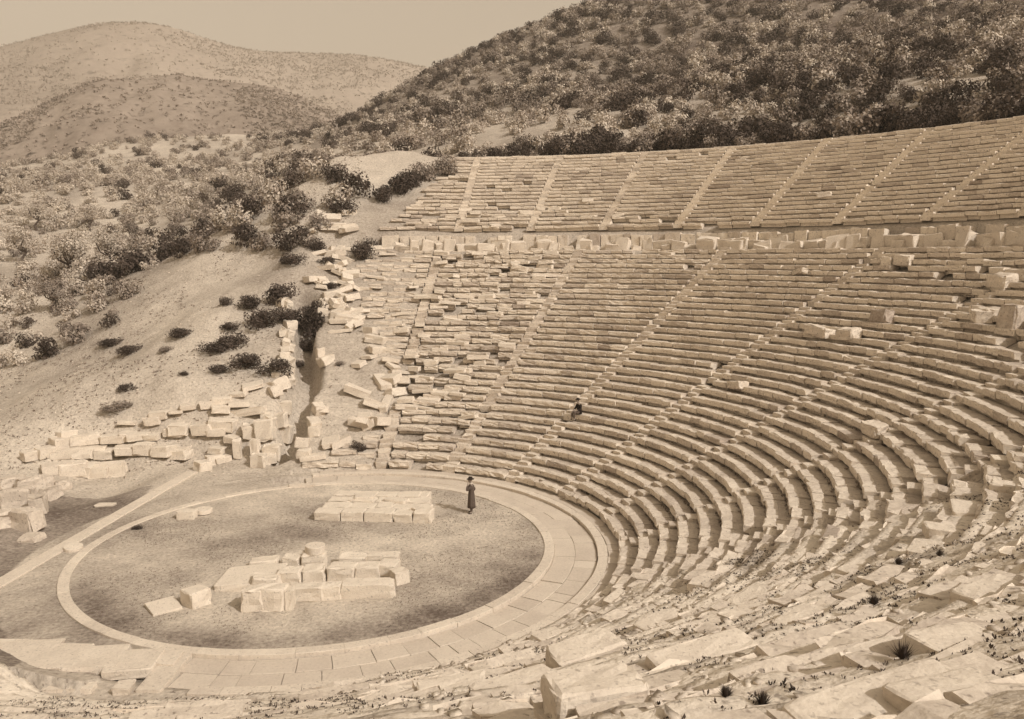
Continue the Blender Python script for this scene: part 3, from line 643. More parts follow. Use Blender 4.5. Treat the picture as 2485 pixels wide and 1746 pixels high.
# rough rock outcrop at the left edge
for k_, (px, py, sx, sz) in enumerate([(50, 1290, 1.4, 1.0), (80, 1250, 1.3, 1.1), (110, 1215, 1.0, .7), (35, 1240, 1.5, 1.2), (60, 1200, 1.4, .9), (95, 1185, 1.0, .6), (-20, 1290, 1.6, 1.2), (20, 1190, 1.2, .7), (140, 1190, .8, .5), (60, 1320, .9, .3)]):
    pstone(px, py, sx * 1.1, .9, sz * .95, yaw=rng.normal(0, 25), ground=True, name='boulder', cat='boulder', label=f'{ordn(k_)} rough boulder of the outcrop at the left picture edge', group='boulders at the left edge', rough=.10, rnd=.16, tone=.55, sink=.1, skew=.12, mat=STONE, taper=.15)

# ------------------------------------------------------------------ loose blocks at the far end, on the walkway, on the benches
def surf_z(x, y):
    th, rn = unplan(np.array([x]), np.array([y])); td = math.degrees(th[0]); rn = rn[0]
    if -40 < td < 84:
        if RL0 < rn < RL0 + DL * NL:
            i_ = math.floor((rn - RL0) / DL); return ZL0 + HL * i_ + .36
        if RU0 < rn < RU0 + DU * NU: return ZU0 + HU * math.floor((rn - RU0) / DU) + .36
        if RL0 + DL * NL <= rn <= RU0: return ZL0 + HL * NL - .08
    return gz(x, y)
k_ = 0
for i_ in range(110):
    r = rng.uniform(13.4, 45); row = (r - RL0) / DL; e_ = end_low(min(33, max(0, row))); td = e_ + abs(rng.normal(0, 2.6)) + .5
    if r < 22 and rng.random() < .5: continue
    if 22 < r < 26 and rng.random() < .6: continue
    x, y = plan(RD(td), r)
    if ravine_d(x, y) < .7: continue
    la_, hb_ = rng.uniform(.8, 2.1), rng.uniform(.2, .55)
    stone((x, y, gz(x, y)), la_, rng.uniform(.5, 1.1), hb_, rng.normal(RD(td) + math.pi / 2, .7), label=f"{['thin', 'thick'][int(hb_ > .36)]} {['short', 'long'][int(la_ > 1.4)]} tumbled block by the gully, level with the {'lowest rows' if r < 22 else ('middle rows' if r < 32 else ('rows below the walkway' if r < 40 else 'upper tier'))}", group='blocks tumbled beyond the far bench ends', name='fallen_block', tilt=(rng.normal(0, .25), rng.normal(0, .25)), rough=.05, rnd=.03, tone=.82, sink=.1)
k_ = 0
def WNU(td_): return ['first', 'second', 'third', 'fourth', 'fifth', 'sixth', 'seventh', 'eighth', 'ninth'][int(min(8, max(0, (81.2 - td_) / 9.12)))]
for td in np.arange(4, 84, .95):
    r = rng.uniform(40.1, 41.0); t_ = td + rng.normal(0, .3); x, y = plan(RD(t_), r); big = rng.random()
    if big < .12: continue
    sz = rng.uniform(.35, 1.15)
    stone((x, y, surf_z(x, y)), rng.uniform(.7, 1.7), rng.uniform(.4, .9), sz, RD(t_) + math.pi / 2 + rng.normal(0, .25), label=f"{'low' if sz < .5 else ('tall' if sz > .8 else 'middling')} displaced block on the walkway, below the {WNU(td)} upper wedge from the left", group='displaced blocks on the walkway between the tiers', name='fallen_block', tilt=(rng.normal(0, .18), rng.normal(0, .1)), rough=.07, rnd=.06, tone=.80, skew=.1)
for i_ in range(90):
    r = RL0 + DL * (NL * rng.random() ** .7) + .35; row = int((r - RL0) / DL); td = rng.uniform(58, end_low(min(33, row))) if r < RL0 + DL * NL - 1 else rng.uniform(40, 83)
    if i_ % 5 == 0: r = rng.uniform(RU0 + .3, RU0 + 5); td = rng.uniform(52, 78)
    x, y = plan(RD(td), r); la_, hb_ = rng.uniform(.7, 1.6), rng.uniform(.12, .34)
    stone((x, y, surf_z(x, y)), la_, rng.uniform(.35, .75), hb_, RD(td) + math.pi / 2 + rng.normal(0, .22), label=f"{['thin', 'thick'][int(hb_ > .22)]} {['short', 'long'][int(la_ > 1.15)]} slab out of place on the left benches, {'lower rows' if r < 24 else ('middle rows' if r < 33 else ('rows below the walkway' if r < 40.5 else 'rows above the walkway'))}", group='slabs out of place on the left benches', name='fallen_block', tilt=(rng.normal(0, .09), rng.normal(0, .07)), rough=.05, rnd=.03, tone=.86, sink=.12)
def hit_seat(px, py):
    v = ray(px, py); ts = np.arange(15, 110, .05); P_ = CAM + v * ts[:, None]
    th, rn = unplan(P_[:, 0], P_[:, 1]); td = np.degrees(th)
    k = np.argmax((P_[:, 2] < z_slope(rn) + .2) & (rn > 12.5) & (td > -42)); return P_[k]
def seat_block(px, py, z, sx, sy, sz, yaw, txt, tilt=(0, 0), tone=.78, mat=None):
    p_ = hit_seat(px, py)
    th_ = math.atan2(p_[1], p_[0])
    stone(p_, sx * .8, sy * .8, sz * .75, th_ + math.pi / 2 + RD(yaw), label=txt, group='fallen blocks lying on the benches', name='fallen_block', tilt=(tilt[0] + rng.normal(0, .1), tilt[1] + rng.normal(0, .08)), rough=.09, rnd=.10, tone=tone, sink=.22, mat=mat or STONE, n=5, skew=.09)
seat_block(2140, 778, 9.4, 1.5, .9, 1.0, -6, 'dark pitted block standing on the lower benches at right', tone=.12, mat=STONE)
seat_block(1990, 812, 8.5, 2.3, 1.2, .75, -10, 'long pale block lying on the lower benches, left of the triangular one')
seat_block(2062, 818, 8.2, 1.3, 1.2, .8, 10, 'pointed pale block between the long and the dark block')
seat_block(1940, 664, 11.6, 1.9, .6, .45, -32, 'slab tilted across the upper rows of the lower tier', tilt=(.3, .2))
seat_block(2380, 778, 9.4, 1.0, 1.0, .8, -20, 'pale block near the right edge, on the lower benches')
seat_block(2455, 790, 9.6, 1.3, 1.0, 1.6, 5, 'tall brownish block cut by the right frame edge', tone=.45)
seat_block(2190, 640, 12.3, 1.4, .7, .9, 3, 'upright square slab in the top rows of the lower tier at right')
seat_block(2150, 645, 12.2, .8, .5, .95, 12, 'narrow upright slab left of the square one in the top rows')
seat_block(2000, 478, 17.6, 1.2, .7, .6, 12, 'loose stone lying across a bench of the upper tier')
seat_block(1330, 672, 11.6, 3.2, .5, .35, 12, 'long thin beam lying askew on the upper rows of the lower tier', tilt=(.1, -.08))
seat_block(1262, 655, 12.0, 1.8, .8, .6, -10, 'pale block pushed up beside the long thin beam')
seat_block(1200, 766, 9.3, 1.5, .6, .5, -4, 'pale block out of line in the left part of the lower tier')
seat_block(2390, 765, 10.2, 1.6, .8, .6, -10, 'long pale block on a bench near the right edge')
seat_block(2125, 1050, 5.05, 1.1, .9, .7, 20, 'rounded white block lying in the dark hole of the curved benches')
seat_block(1790, 940, 5.6, 1.7, .8, .55, -12, 'shifted block with a dark end on the curved benches')
seat_block(2430, 690, 11.6, 1.6, 1.0, .9, -4, 'large block under the walkway at the right frame edge')

# ------------------------------------------------------------------ near ruined wing: sunken slabs
def near_slab(px, py, sx, sy, sz, yaw, txt, tilt=(0, 0), sink=.55, tone=.88, up=0):
    p_ = hit(px, py); th = math.atan2(p_[1], p_[0])
    stone((p_[0], p_[1], p_[2] + up), sx * .8, sy * .9, sz * .8, th + math.pi / 2 + RD(yaw), label=txt, group='slabs sunk in the near slope', name='sunken_slab', mat=STONE if tone < .5 else PALE, tilt=tilt, rough=.035, rnd=.07, sink=sink, tone=tone, skew=.06, n=6)
NS = [(1420, 1600, 1.9, .8, .75, 4, 'upright broken bench end with a dark side in the near slope', .25), (1700, 1590, 2.4, .7, .55, 3, 'bench block sunk in soil right of the dark bench end', .45), (1440, 1730, 1.4, .7, .8, 0, 'nearest bench end with a dark side at the bottom edge', .2),
      (1250, 1660, 1.9, .6, .4, 2, 'cracked block left of the nearest dark bench end', .4), (1100, 1668, 1.7, .7, .4, -3, 'long worn slab at the bottom edge left of the cracked block', .45), (2150, 1700, 2.2, .7, .3, 3, 'broad cracked slab at the bottom right', .5), (2330, 1690, 1.3, .7, .3, -2, 'right-hand piece of the broad cracked slab at the bottom right', .5),
      (2330, 1560, 1.5, .8, .3, 0, 'flat rectangular slab in the weeds at lower right', .5), (2150, 1590, 1.2, .6, .28, 6, 'smaller flat slab left of the rectangular one at lower right', .55), (2400, 1440, 1.6, .6, .4, -8, 'bench block with shaded front near the right edge', .4), (1950, 1500, 1.5, .7, .3, 5, 'slab with a dark crack in the middle of the near slope', .5),
      (1820, 1450, 1.5, .6, .3, -5, 'worn slab on the near slope below the curved benches', .5), (1600, 1510, 1.7, .7, .3, 3, 'wide worn slab left of the middle of the near slope', .5), (1500, 1450, 1.6, .7, .3, 2, 'flat worn slab beside the lowest near rows', .5), (2080, 1380, 1.5, .7, .3, -4, 'slanting slab below the large curve of benches', .5),
      (2250, 1330, 1.3, .7, .3, 6, 'slab among scrub below the curve, right side', .45), (2000, 1300, 1.3, .6, .35, 0, 'tilted slab where the sound benches end', .4), (2350, 1240, 1.4, .9, .4, 10, 'pale smooth slab near the right edge under the curved benches', .35), (2440, 1190, 1.0, .8, .6, -5, 'square block at the right edge under the curved benches', .3),
      (2280, 1290, .8, .8, .4, 20, 'small block above a dark hollow at right', .3), (1700, 1330, 1.2, .7, .35, 8, 'toppled block at the lower end of the sound benches', .35), (1330, 1540, 1.3, .6, .25, 0, 'low slab at the edge of the channel, near side', .5), (1190, 1560, 1.4, .6, .25, 0, 'worn slab beside the channel, below the ring', .5)]
for px, py, sx, sy, sz, yw, txt, sk in NS:
    sk = min(.85, sk + (.18 if sk < .3 else .28))
    near_slab(px, py, sx, sy, sz, yw, txt, tilt=(rng.normal(0, .05), rng.normal(0, .05)), sink=sk, tone=.86)

# ------------------------------------------------------------------ vegetation
def leaf_cloud(n_, rx, rz, leaf, seed, lumps=6, base=.25, up=.5):
    """leaf-sized faces scattered through an uneven crown; returns verts, quads, tone"""
    rg = np.random.default_rng(seed)
    L_ = rg.uniform(-1, 1, (lumps, 3)) * np.array([rx * .6, rx * .6, rz * .35]); L_[:, 2] += rz * .5
    lr = rg.uniform(.35, .62, lumps) * min(rx, rz) ; which = rg.integers(0, lumps, n_)
    d = rg.normal(0, 1, (n_, 3)); d /= np.linalg.norm(d, axis=1)[:, None]; rr = rg.uniform(.35, 1.08, n_) ** .5
    c = L_[which] + d * (lr[which] * rr)[:, None] * np.array([1.1, 1.1, .9]); c[:, 2] = np.maximum(c[:, 2], rg.uniform(0, .15 * rz, n_))
    nn = d * 1.0 + np.array([0, 0, .25]) + rg.normal(0, .50, (n_, 3)); nn /= np.linalg.norm(nn, axis=1)[:, None]
    a = rg.normal(0, 1, (n_, 3)); a -= nn * (a * nn).sum(1)[:, None]; a /= np.linalg.norm(a, axis=1)[:, None]; b = np.cross(nn, a); b /= np.linalg.norm(b, axis=1)[:, None] + 1e-9
    s = leaf * rg.uniform(.6, 1.3, n_)[:, None]
    Vv = np.stack([c - a * s, c + b * s * .55, c + a * s, c - b * s * .55], 1).reshape(-1, 3)
    Fv = np.arange(n_ * 4).reshape(-1, 4)
    tn_ = np.repeat(.5 + rg.normal(0, .12, n_) + .1 * (which % 3 - 1), 4)
    return Vv, Fv, tn_
def stems(n_, h, spread, seed, rad0=.03):
    rg = np.random.default_rng(seed); Vs = []; Fs = []
    for _ in range(n_):
        a = rg.uniform(0, 6.28); p0 = np.array([rg.normal(0, .06), rg.normal(0, .06), -.1]); pts = [p0]
        for k_ in range(3): pts.append(pts[-1] + np.array([math.cos(a) * spread / 3 + rg.normal(0, .06), math.sin(a) * spread / 3 + rg.normal(0, .06), h / 3]))
        b = len(Vs)
        for q, rr in zip(pts, (1, .8, .6, .3)):
            for m_ in range(5): Vs.append((q[0] + math.cos(m_ * 1.257) * rad0 * rr, q[1] + math.sin(m_ * 1.257) * rad0 * rr, q[2]))
        for i_ in range(3):
            for m_ in range(5): Fs.append((b + i_ * 5 + m_, b + i_ * 5 + (m_ + 1) % 5, b + (i_ + 1) * 5 + (m_ + 1) % 5, b + (i_ + 1) * 5 + m_))
    return Vs, Fs
PROTO = {}
for kind, mt in (('d', LEAF_D), ('m', LEAF_M), ('p', LEAF_P)):
    for v in range(4):
        Vv, Fv, tn_ = leaf_cloud(1500, 1, 1.15, .075, 400 + v * 7 + ord(kind), lumps=8 + v)
        PROTO[kind, v] = mesh('foliage', Vv, Fv, mt, tn_)
        Vv, Fv, tn_ = leaf_cloud(360, 1, 1.0, .12, 500 + v * 7 + ord(kind), lumps=6 + v)
        PROTO[kind + 'f', v] = (Vv, Fv, tn_)
        PROTO[kind + 'F', v] = mesh('foliage', *leaf_cloud(620, 1, 1.1, .11, 500 + v * 7 + ord(kind), lumps=6 + v)[:2], mt, leaf_cloud(620, 1, 1.1, .11, 500 + v * 7 + ord(kind), lumps=6 + v)[2])
for v in range(3):
    Vs, Fs = stems(5, .9, .5, 60 + v); PROTO['stem', v] = mesh('stem', Vs, Fs, BARK)
def shrub(p_, rad_, kind, label, group, cat='shrub', name='shrub', hs=1.0, parts=True):
    v = rng.integers(0, 4)
    if parts:
        e = empty(name, p_); e.rotation_euler = (0, 0, rng.uniform(0, 6.28)); e.scale = (rad_, rad_ * rng.uniform(.85, 1.15), rad_ * hs)
        f = bpy.data.objects.new('foliage', PROTO[kind, v]); link(f, e); s_ = bpy.data.objects.new('stem', PROTO['stem', int(v) % 3]); link(s_, e)
        return tag(e, label, cat, group)
    f = bpy.data.objects.new(name, PROTO[kind + 'F', v]); link(f); f.location = p_; f.rotation_euler = (0, 0, rng.uniform(0, 6.28)); f.scale = (rad_, rad_ * rng.uniform(.85, 1.15), rad_ * hs)
    return tag(f, label, cat, group)
# shrubs one can point at: (px, py of the foot, radius in px, kind, height factor, label)
SH = [(548, 742, 17, 'd', 1.0, 'small round dark bush, leftmost of three on the bare mound'), (607, 750, 32, 'd', .8, 'middle one of three dark bushes on the bare mound'), (682, 738, 42, 'd', .9, 'largest of three dark bushes on the bare mound'),
      (520, 852, 34, 'd', .6, 'low dark bush at the left end of the dark clump above the gully'), (570, 842, 40, 'd', .7, 'dark bush in the middle of the clump above the gully'), (630, 800, 44, 'd', .8, 'tall dark bush in the clump above the gully'), (690, 775, 34, 'd', .7, 'dark bush at the upper right of the clump above the gully'), (560, 800, 26, 'd', .6, 'dark bush behind the clump above the gully'),
      (752, 815, 46, 'd', 1.1, 'dark bush filling the head of the gully'), (770, 770, 34, 'd', .9, 'smaller dark bush over the head of the gully'), (740, 850, 26, 'd', .8, 'dark bush hanging in the gully'),
      (440, 818, 34, 'd', .5, 'flat dark bush in the middle of the bare mound'), (400, 852, 20, 'm', .5, 'pale brown bush below the flat dark one on the mound'), (270, 838, 32, 'd', .4, 'flat dark bush at the left foot of the mound'), (315, 858, 32, 'd', .5, 'dark bush beside the flat one at the left foot of the mound'),
      (530, 903, 28, 'd', .5, 'dark bush at the left of the row below the mound'), (590, 895, 44, 'd', .6, 'dark bush in the middle of the row below the mound'), (665, 912, 42, 'd', .7, 'dark bush at the right of the row below the mound'), (310, 948, 22, 'd', .5, 'small dark bush alone on the plain left of the ruins'), (290, 990, 38, 'm', .35, 'flat brown bush behind the stage ruins'),
      (335, 1284, 12, 'd', .6, 'tiny dark bush growing at the ring, far left'), (865, 1095, 20, 'd', 1.0, 'dark bush growing among the lowest bench ends by the gully'), (445, 910, 12, 'd', .6, 'tiny dark bush on the lower mound'),
      (710, 640, 36, 'd', .6, 'dark bush on the upper right crest of the mound'), (760, 605, 30, 'd', .7, 'dark bush behind the crest of the mound'), (880, 628, 36, 'd', .9, 'dark bush at the left end of the walkway'), (905, 595, 30, 'd', .9, 'dark bush above the left end of the walkway'),
      (830, 520, 34, 'd', .9, 'dark bush on the slope left of the walkway'), (780, 560, 34, 'm', .8, 'brown bush on the slope left of the walkway'), (800, 700, 22, 'd', .6, 'dark bush among the tumbled blocks, upper'), (790, 640, 20, 'd', .6, 'dark bush among the tumbled blocks, near the mound'), (825, 885, 16, 'm', .5, 'small brown bush among tumbled blocks, lower'),
      (930, 490, 30, 'd', 1.0, 'dark bush left of the upper tier, lower one'), (975, 470, 38, 'd', 1.0, 'dark bush left of the upper tier, middle one'), (1030, 440, 38, 'm', 1.0, 'brown bush left of the upper tier, upper one'), (1075, 425, 34, 'm', 1.0, 'brown bush beside the left end of the top rim'), (1000, 455, 28, 'd', 1.1, 'dark bush between the two others left of the upper tier'),
      (720, 890, 18, 'd', .8, 'dark bush low in the gully')]
for px, py, rp, kind, hs, txt in SH:
    p_ = hit(px, py); d = np.linalg.norm(p_ - CAM); rr = rp * d / FPX; p_[2] -= .08 * rr
    shrub(p_, rr, kind, txt, None, hs=hs * 1.1)
# olive trees with visible trunks on the plain
def olive(p_, h, label, kind='p'):
    e = empty('olive_tree', p_); rg = np.random.default_rng(int(abs(p_[0] * 10)) + 3); tag(e, label, 'tree', 'olive trees on the left plain')
    Vs = []; Fs = []
    def limb(a, b, r0, r1):
        a = np.array(a, float); b = np.array(b, float); d = b - a; d /= np.linalg.norm(d); u = np.cross(d, [0, 1, .3]); u /= np.linalg.norm(u); w = np.cross(d, u); s0 = len(Vs)
        for q, rr in ((a, r0), ((a + b) / 2 + u * .08 * h, (r0 + r1) / 2), (b, r1)):
            for m_ in range(7): Vs.append(tuple(q + (u * math.cos(m_ * .8976) + w * math.sin(m_ * .8976)) * rr))
        for i_ in range(2):
            for m_ in range(7): Fs.append((s0 + i_ * 7 + m_, s0 + i_ * 7 + (m_ + 1) % 7, s0 + (i_ + 1) * 7 + (m_ + 1) % 7, s0 + (i_ + 1) * 7 + m_))
    limb((0, 0, -.2), (.06 * h, 0, .3 * h), .07 * h * .6, .045 * h * .6)
    for k_ in range(4):
        a = k_ * 1.6 + rg.uniform(0, 1); limb((.06 * h, 0, .3 * h), (.25 * h * math.cos(a), .25 * h * math.sin(a), .62 * h), .03 * h * .7, .012 * h)
    obj('trunk', Vs, Fs, BARK, e)
    Vv, Fv, tn_ = leaf_cloud(2000, h * .42, h * .62, h * .024, int(rg.integers(1e6)), lumps=11); Vv[:, 2] += h * .36
    obj('crown', Vv, Fv, LEAF_P if kind == 'p' else LEAF_M, e, tone=tn_)
for px, py, hp, txt, kd in [(165, 682, 105, 'olive tree with two forked dark trunks on the left plain', 'p'), (185, 680, 95, 'second trunk and crown right against the forked olive tree', 'p'), (262, 655, 90, 'thin olive tree right of the forked one', 'p'), (60, 640, 80, 'pale olive tree at the left edge', 'p'), (420, 560, 60, 'pale olive tree beyond the mound crest', 'p'),
                           (330, 600, 65, 'brownish olive tree left of the dark bushes behind the mound', 'm'), (90, 560, 70, 'pale olive tree behind those at the left edge', 'p'), (500, 500, 50, 'pale tree left of the big dark thicket', 'p'), (570, 470, 45, 'small pale tree above the dark thicket', 'p'), (220, 560, 60, 'pale olive tree standing back between two darker bushes', 'p'), (130, 760, 80, 'thin-leaved tree over the dark bushes at the left edge', 'm')]:
    p_ = hit(px, py); d = np.linalg.norm(p_ - CAM); olive(p_, hp * d / FPX, txt, kd)

# shrubs scattered by area; the nearest 300 or so are things, the rest one mass
def in_frame_pts(n_, x0, x1, y0, y1, seed):
    rg = np.random.default_rng(seed); x = rg.uniform(x0, x1, n_); y = rg.uniform(y0, y1, n_); z = ground_z(x, y); return x, y, z
HB = ([560, 700, 800, 900, 1000, 1130, 1250, 1400, 1550, 1650, 1750, 1900, 2100, 2300, 2485, 2900], [372, 352, 345, 335, 322, 308, 292, 278, 270, 262, 262, 268, 285, 270, 250, 230])
mass = {'d': [], 'm': [], 'p': []}
items = []
# the hillside
x, y, z = in_frame_pts(52000, -40, 420, -120, 420, 71)
pr = project(np.stack([x, y, z], 1)); hb = np.interp(pr[:, 0], *HB)
d = np.hypot(x - CAM[0], y - CAM[1])
ok = (pr[:, 1] < hb) & (pr[:, 0] > 640) & (pr[:, 0] < 2800) & (pr[:, 1] > -260) & (d > 80) & (unplan(x, y)[1] > 63)
ok &= d < np.interp(pr[:, 0], [640, 1419, 2485], [300, 320, 330])
x, y, z, d, px_ = x[ok], y[ok], z[ok], d[ok], pr[ok, 0]
cell = set(); rg = np.random.default_rng(5)
TN = {'d': 'dark', 'm': 'brown', 'p': 'pale'}
def SZ(r_): return 'small' if r_ < 1.15 else ('large' if r_ > 1.6 else 'middling')
def ZW(p_): return [q_ + ' of the far tier' for q_ in ('left end', 'left half', 'middle', 'right half', 'right end')][int(min(4, max(0, (p_ - 1000) / 300)))]
WN = ['first', 'second', 'third', 'fourth', 'fifth', 'sixth', 'seventh', 'eighth', 'ninth']
def WU(td_): return WN[int(min(8, max(0, (81.2 - td_) / 9.12)))] + ' upper wedge from the left'
for i_ in range(len(x)):
    s_ = 2.6; key = (int(x[i_] / s_), int(y[i_] / s_), 1)
    if key in cell: continue
    cell.add(key); rr = rg.uniform(.9, 1.9) * (.8 + .5 * fbm(x[i_:i_ + 1], y[i_:i_ + 1], 25, 2, 7)[0])
    pale = fbm(x[i_:i_ + 1], y[i_:i_ + 1], 22, 3, 17)[0]
    u = rg.random(); kd = 'p' if u < .16 + .30 * (pale > .52) else ('m' if u < .70 else 'd')
    items.append((d[i_], x[i_], y[i_], z[i_], rr, kd, (f"{SZ(rr)} {TN[kd]} hillside bush {'near the foot' if d[i_] < 150 else ('halfway up' if d[i_] < 200 else 'high up')}, above the {ZW(px_[i_])}"), 'bushes on the hillside'))
# slope between hill foot and rim, pale brush; darker toward the right
x, y, z = in_frame_pts(14000, 0, 200, -80, 170, 72); pr = project(np.stack([x, y, z], 1)); hb = np.interp(pr[:, 0], *HB); th_, rn_ = unplan(x, y)
for i_ in np.where((pr[:, 1] >= hb) & (pr[:, 0] > 1120) & (pr[:, 0] < 2750) & (rn_ > 62.5) & (pr[:, 1] < 400))[0]:
    key = (int(x[i_] / 2.6), int(y[i_] / 2.6))
    if key in cell: continue
    dens = float(np.interp(pr[i_, 0], [1200, 1500, 1700], [.35, .6, .97]))
    if rg.random() > dens: cell.add(key); continue
    cell.add(key); u = rg.random(); dk = (pr[i_, 0] - 1500) / 900
    kd = 'p' if u < .75 - dk * .6 else ('m' if u < .9 - dk * .35 else 'd')
    items.append((math.hypot(x[i_] - CAM[0], y[i_] - CAM[1]), x[i_], y[i_], z[i_], rg.uniform(.9, 1.7), kd, f"{TN[kd]} brush between hill and rim, above the {ZW(pr[i_, 0])}", 'brush on the slope above the rim'))
x, y, z = in_frame_pts(16000, 10, 130, -60, 110, 79); pr = project(np.stack([x, y, z], 1)); th_, rn_ = unplan(x, y)
for i_ in np.where((pr[:, 0] > 1560) & (pr[:, 0] < 2750) & (rn_ > 66) & (rn_ < 105))[0]:
    key = (int(x[i_] / 2.1), int(y[i_] / 2.1), 9)
    if key in cell: continue
    cell.add(key)
    if rg.random() < .45 or (pr[i_, 0] < 1750 and rg.random() < .5): continue
    u = rg.random(); kd = 'p' if u < .25 else ('m' if u < .65 else 'd')
    items.append((math.hypot(x[i_] - CAM[0], y[i_] - CAM[1]), x[i_], y[i_], z[i_], rg.uniform(.7, 1.4), kd, f"{TN[kd]} low brush close above the rim, over the {ZW(pr[i_, 0])}", 'brush on the slope above the rim'))
# thicket on the left valley slope
DK = [(560, 500, 110, 50), (690, 520, 110, 55), (760, 470, 90, 45), (640, 590, 90, 30), (470, 590, 80, 30), (360, 640, 70, 45), (290, 710, 60, 40), (110, 830, 100, 50), (200, 790, 80, 40), (730, 420, 90, 30), (900, 480, 80, 40), (520, 620, 60, 20), (420, 660, 60, 20), (740, 560, 80, 30), (240, 740, 50, 20)]
x, y, z = in_frame_pts(44000, -190, 60, 12, 330, 73); pr = project(np.stack([x, y, z], 1))
for i_ in range(len(x)):
    X_, Y_ = pr[i_, 0], pr[i_, 1]
    if not (-250 < X_ < 1120 and 335 < Y_ < 900): continue
    if X_ > 760 and rg.random() < .35: continue
    if Y_ > 655 and X_ > 330: continue
    th1, rn1 = unplan(x[i_:i_ + 1], y[i_:i_ + 1])
    if rn1[0] < 60 and math.degrees(th1[0]) < (84 if rn1[0] > 41 else 88): continue
    if (X_ - 560) ** 2 / 260 ** 2 + (Y_ - 790) ** 2 / 185 ** 2 < 1: continue
    if Y_ > 880 - .25 * X_ and not (Y_ < 900 and X_ < 130): continue
    dark = max(math.exp(-((X_ - a) / c) ** 2 - ((Y_ - b) / e_) ** 2) for a, b, c, e_ in DK)
    cs = 2.0 if dark > .3 else 2.8; key = (int(x[i_] / cs), int(y[i_] / cs), cs)
    if key in cell: continue
    cell.add(key)
    if dark > .42:
        kd = rg.choice(['d', 'm', 'p'], p=[.38, .30, .32])
        if rg.random() < .22: continue
    else:
        if rg.random() < (.30 if Y_ > 420 else .5): continue
        kd = rg.choice(['p', 'm', 'd'], p=[.70, .22, .08])
    rr = rg.uniform(.7, 1.7) * (1.0 if dark > .42 else 1.0)
    if rg.random() < .08: continue
    if Y_ > 700: rr *= .8
    items.append((math.hypot(x[i_] - CAM[0], y[i_] - CAM[1]), x[i_], y[i_], z[i_], rr, kd, f"{SZ(rr)} {TN[kd]} bush {'in the lower thickets' if Y_ > 620 else ('in the middle' if Y_ > 480 else 'in the upper part')} of the valley slope, {'near the left edge' if X_ < 250 else ('left of the mound crest' if X_ < 520 else 'toward the far tier')}", 'bushes of the left valley'))
# dark hedge of bushes right behind the top rim
for td in np.arange(-2, 75.5, .95):
    for rr_, pb in ((59.3, .9), (61.6, .7), (64, .6)):
        if rg.random() > pb: continue
        t_ = td + rg.normal(0, .3); q = plan(RD(t_), rr_ + rg.normal(0, .5)); kq = 'd' if rg.random() < .74 else 'm'; s_ = rg.uniform(.75, 1.6) * (1.35 if 28 < td < 52 and rg.random() < .5 else 1) * (1.15 if td < 26 else 1) * (.75 if td > 66 else 1)
        items.append((20, q[0], q[1], gz(*q), s_, kq, f"{SZ(s_)} {TN[kq]} rim bush, {'front' if rr_ < 60 else ('second' if rr_ < 63 else 'rear')} row, above the {WU(td)}", 'bushes along the top rim'))
items.sort(key=lambda t_: t_[0] / (t_[4] if t_[0] > 20 else 1))
nthing = 0
for it in items:
    _, x_, y_, z_, rr, kd, lab, grp = it
    vis = project(np.array([x_, y_, z_ + rr]))[0]
    if nthing < 290 and -30 < vis[0] < 2515 and vis[1] > -30:
        shrub((x_, y_, z_ - .1 * rr), rr, kd, lab, grp, parts=False, hs=1.15); nthing += 1
    else: mass[kd].append((x_, y_, z_ - .1 * rr, rr))
for kd, nm, mt in (('d', 'dark_shrubbery', LEAF_D), ('m', 'brown_shrubbery', LEAF_M), ('p', 'pale_shrubbery', LEAF_P)):
    Vs = []; tn = []; Fs = []; off = 0
    for x_, y_, z_, rr in mass[kd]:
        v = int(rg.integers(0, 4)); Vv, Fv, tn_ = PROTO[kd + 'f', v]; a = rg.uniform(0, 6.28); c_, s_ = math.cos(a), math.sin(a)
        Q = Vv * np.array([rr, rr, rr * 1.15]); Q = np.stack([Q[:, 0] * c_ - Q[:, 1] * s_ + x_, Q[:, 0] * s_ + Q[:, 1] * c_ + y_, Q[:, 2] + z_], 1)
        Vs.append(Q); tn.append(tn_ + rg.normal(0, .12)); Fs.append(Fv + off); off += len(Q)
    o = obj(nm, np.vstack(Vs), np.vstack(Fs), mt, tone=np.concatenate(tn)); tag(o, kind='stuff')
print('shrubs', len(items), 'mass', {k_: len(v) for k_, v in mass.items()})

# small weeds on the near slope and the mound (one mass)
def weeds(name, pts, sz, mt, seed, blades=7):
    rg = np.random.default_rng(seed); n_ = len(pts); P_ = np.repeat(pts, blades, 0); m_ = len(P_)
    s = np.repeat(sz, blades) * rg.uniform(.5, 1.2, m_); a = rg.uniform(0, 6.28, m_); ln = rg.uniform(.2, 1.0, m_)
    c = P_ + np.stack([np.cos(a) * s * .5 * ln, np.sin(a) * s * .5 * ln, s * .1], 1)
    tip = c + np.stack([np.cos(a) * s * .6 * ln, np.sin(a) * s * .6 * ln, s * rg.uniform(.4, 1.0, m_)], 1)
    b = np.stack([-np.sin(a), np.cos(a), 0 * a], 1) * (s * .22)[:, None]
    mid = (c + tip) / 2
    Vv = np.stack([c, mid + b, tip, mid - b], 1).reshape(-1, 3)
    o = obj(name, Vv, np.arange(m_ * 4).reshape(-1, 4), mt, tone=np.repeat(rg.uniform(.2, .9, m_), 4)); return tag(o, kind='stuff')
n_ = 120000; td = np.radians(rg.uniform(-112, -34, n_)); rn = rg.uniform(13, 36, n_); p2 = plan(td, rn)
dn = fbm(p2[:, 0], p2[:, 1], 1.7, 3, 61); dcam = np.hypot(p2[:, 0] - CAM[0], p2[:, 1] - CAM[1]); keep = (dn > .54) & (rg.random(n_) < .22 + 1.5 * (dn - .54)) & (dcam > 3.5); p2 = p2[keep]
weeds('weeds', np.column_stack([p2, ground_z(p2[:, 0], p2[:, 1]) - .01]), rg.uniform(.018, .065, len(p2)), LEAF_D, 8)
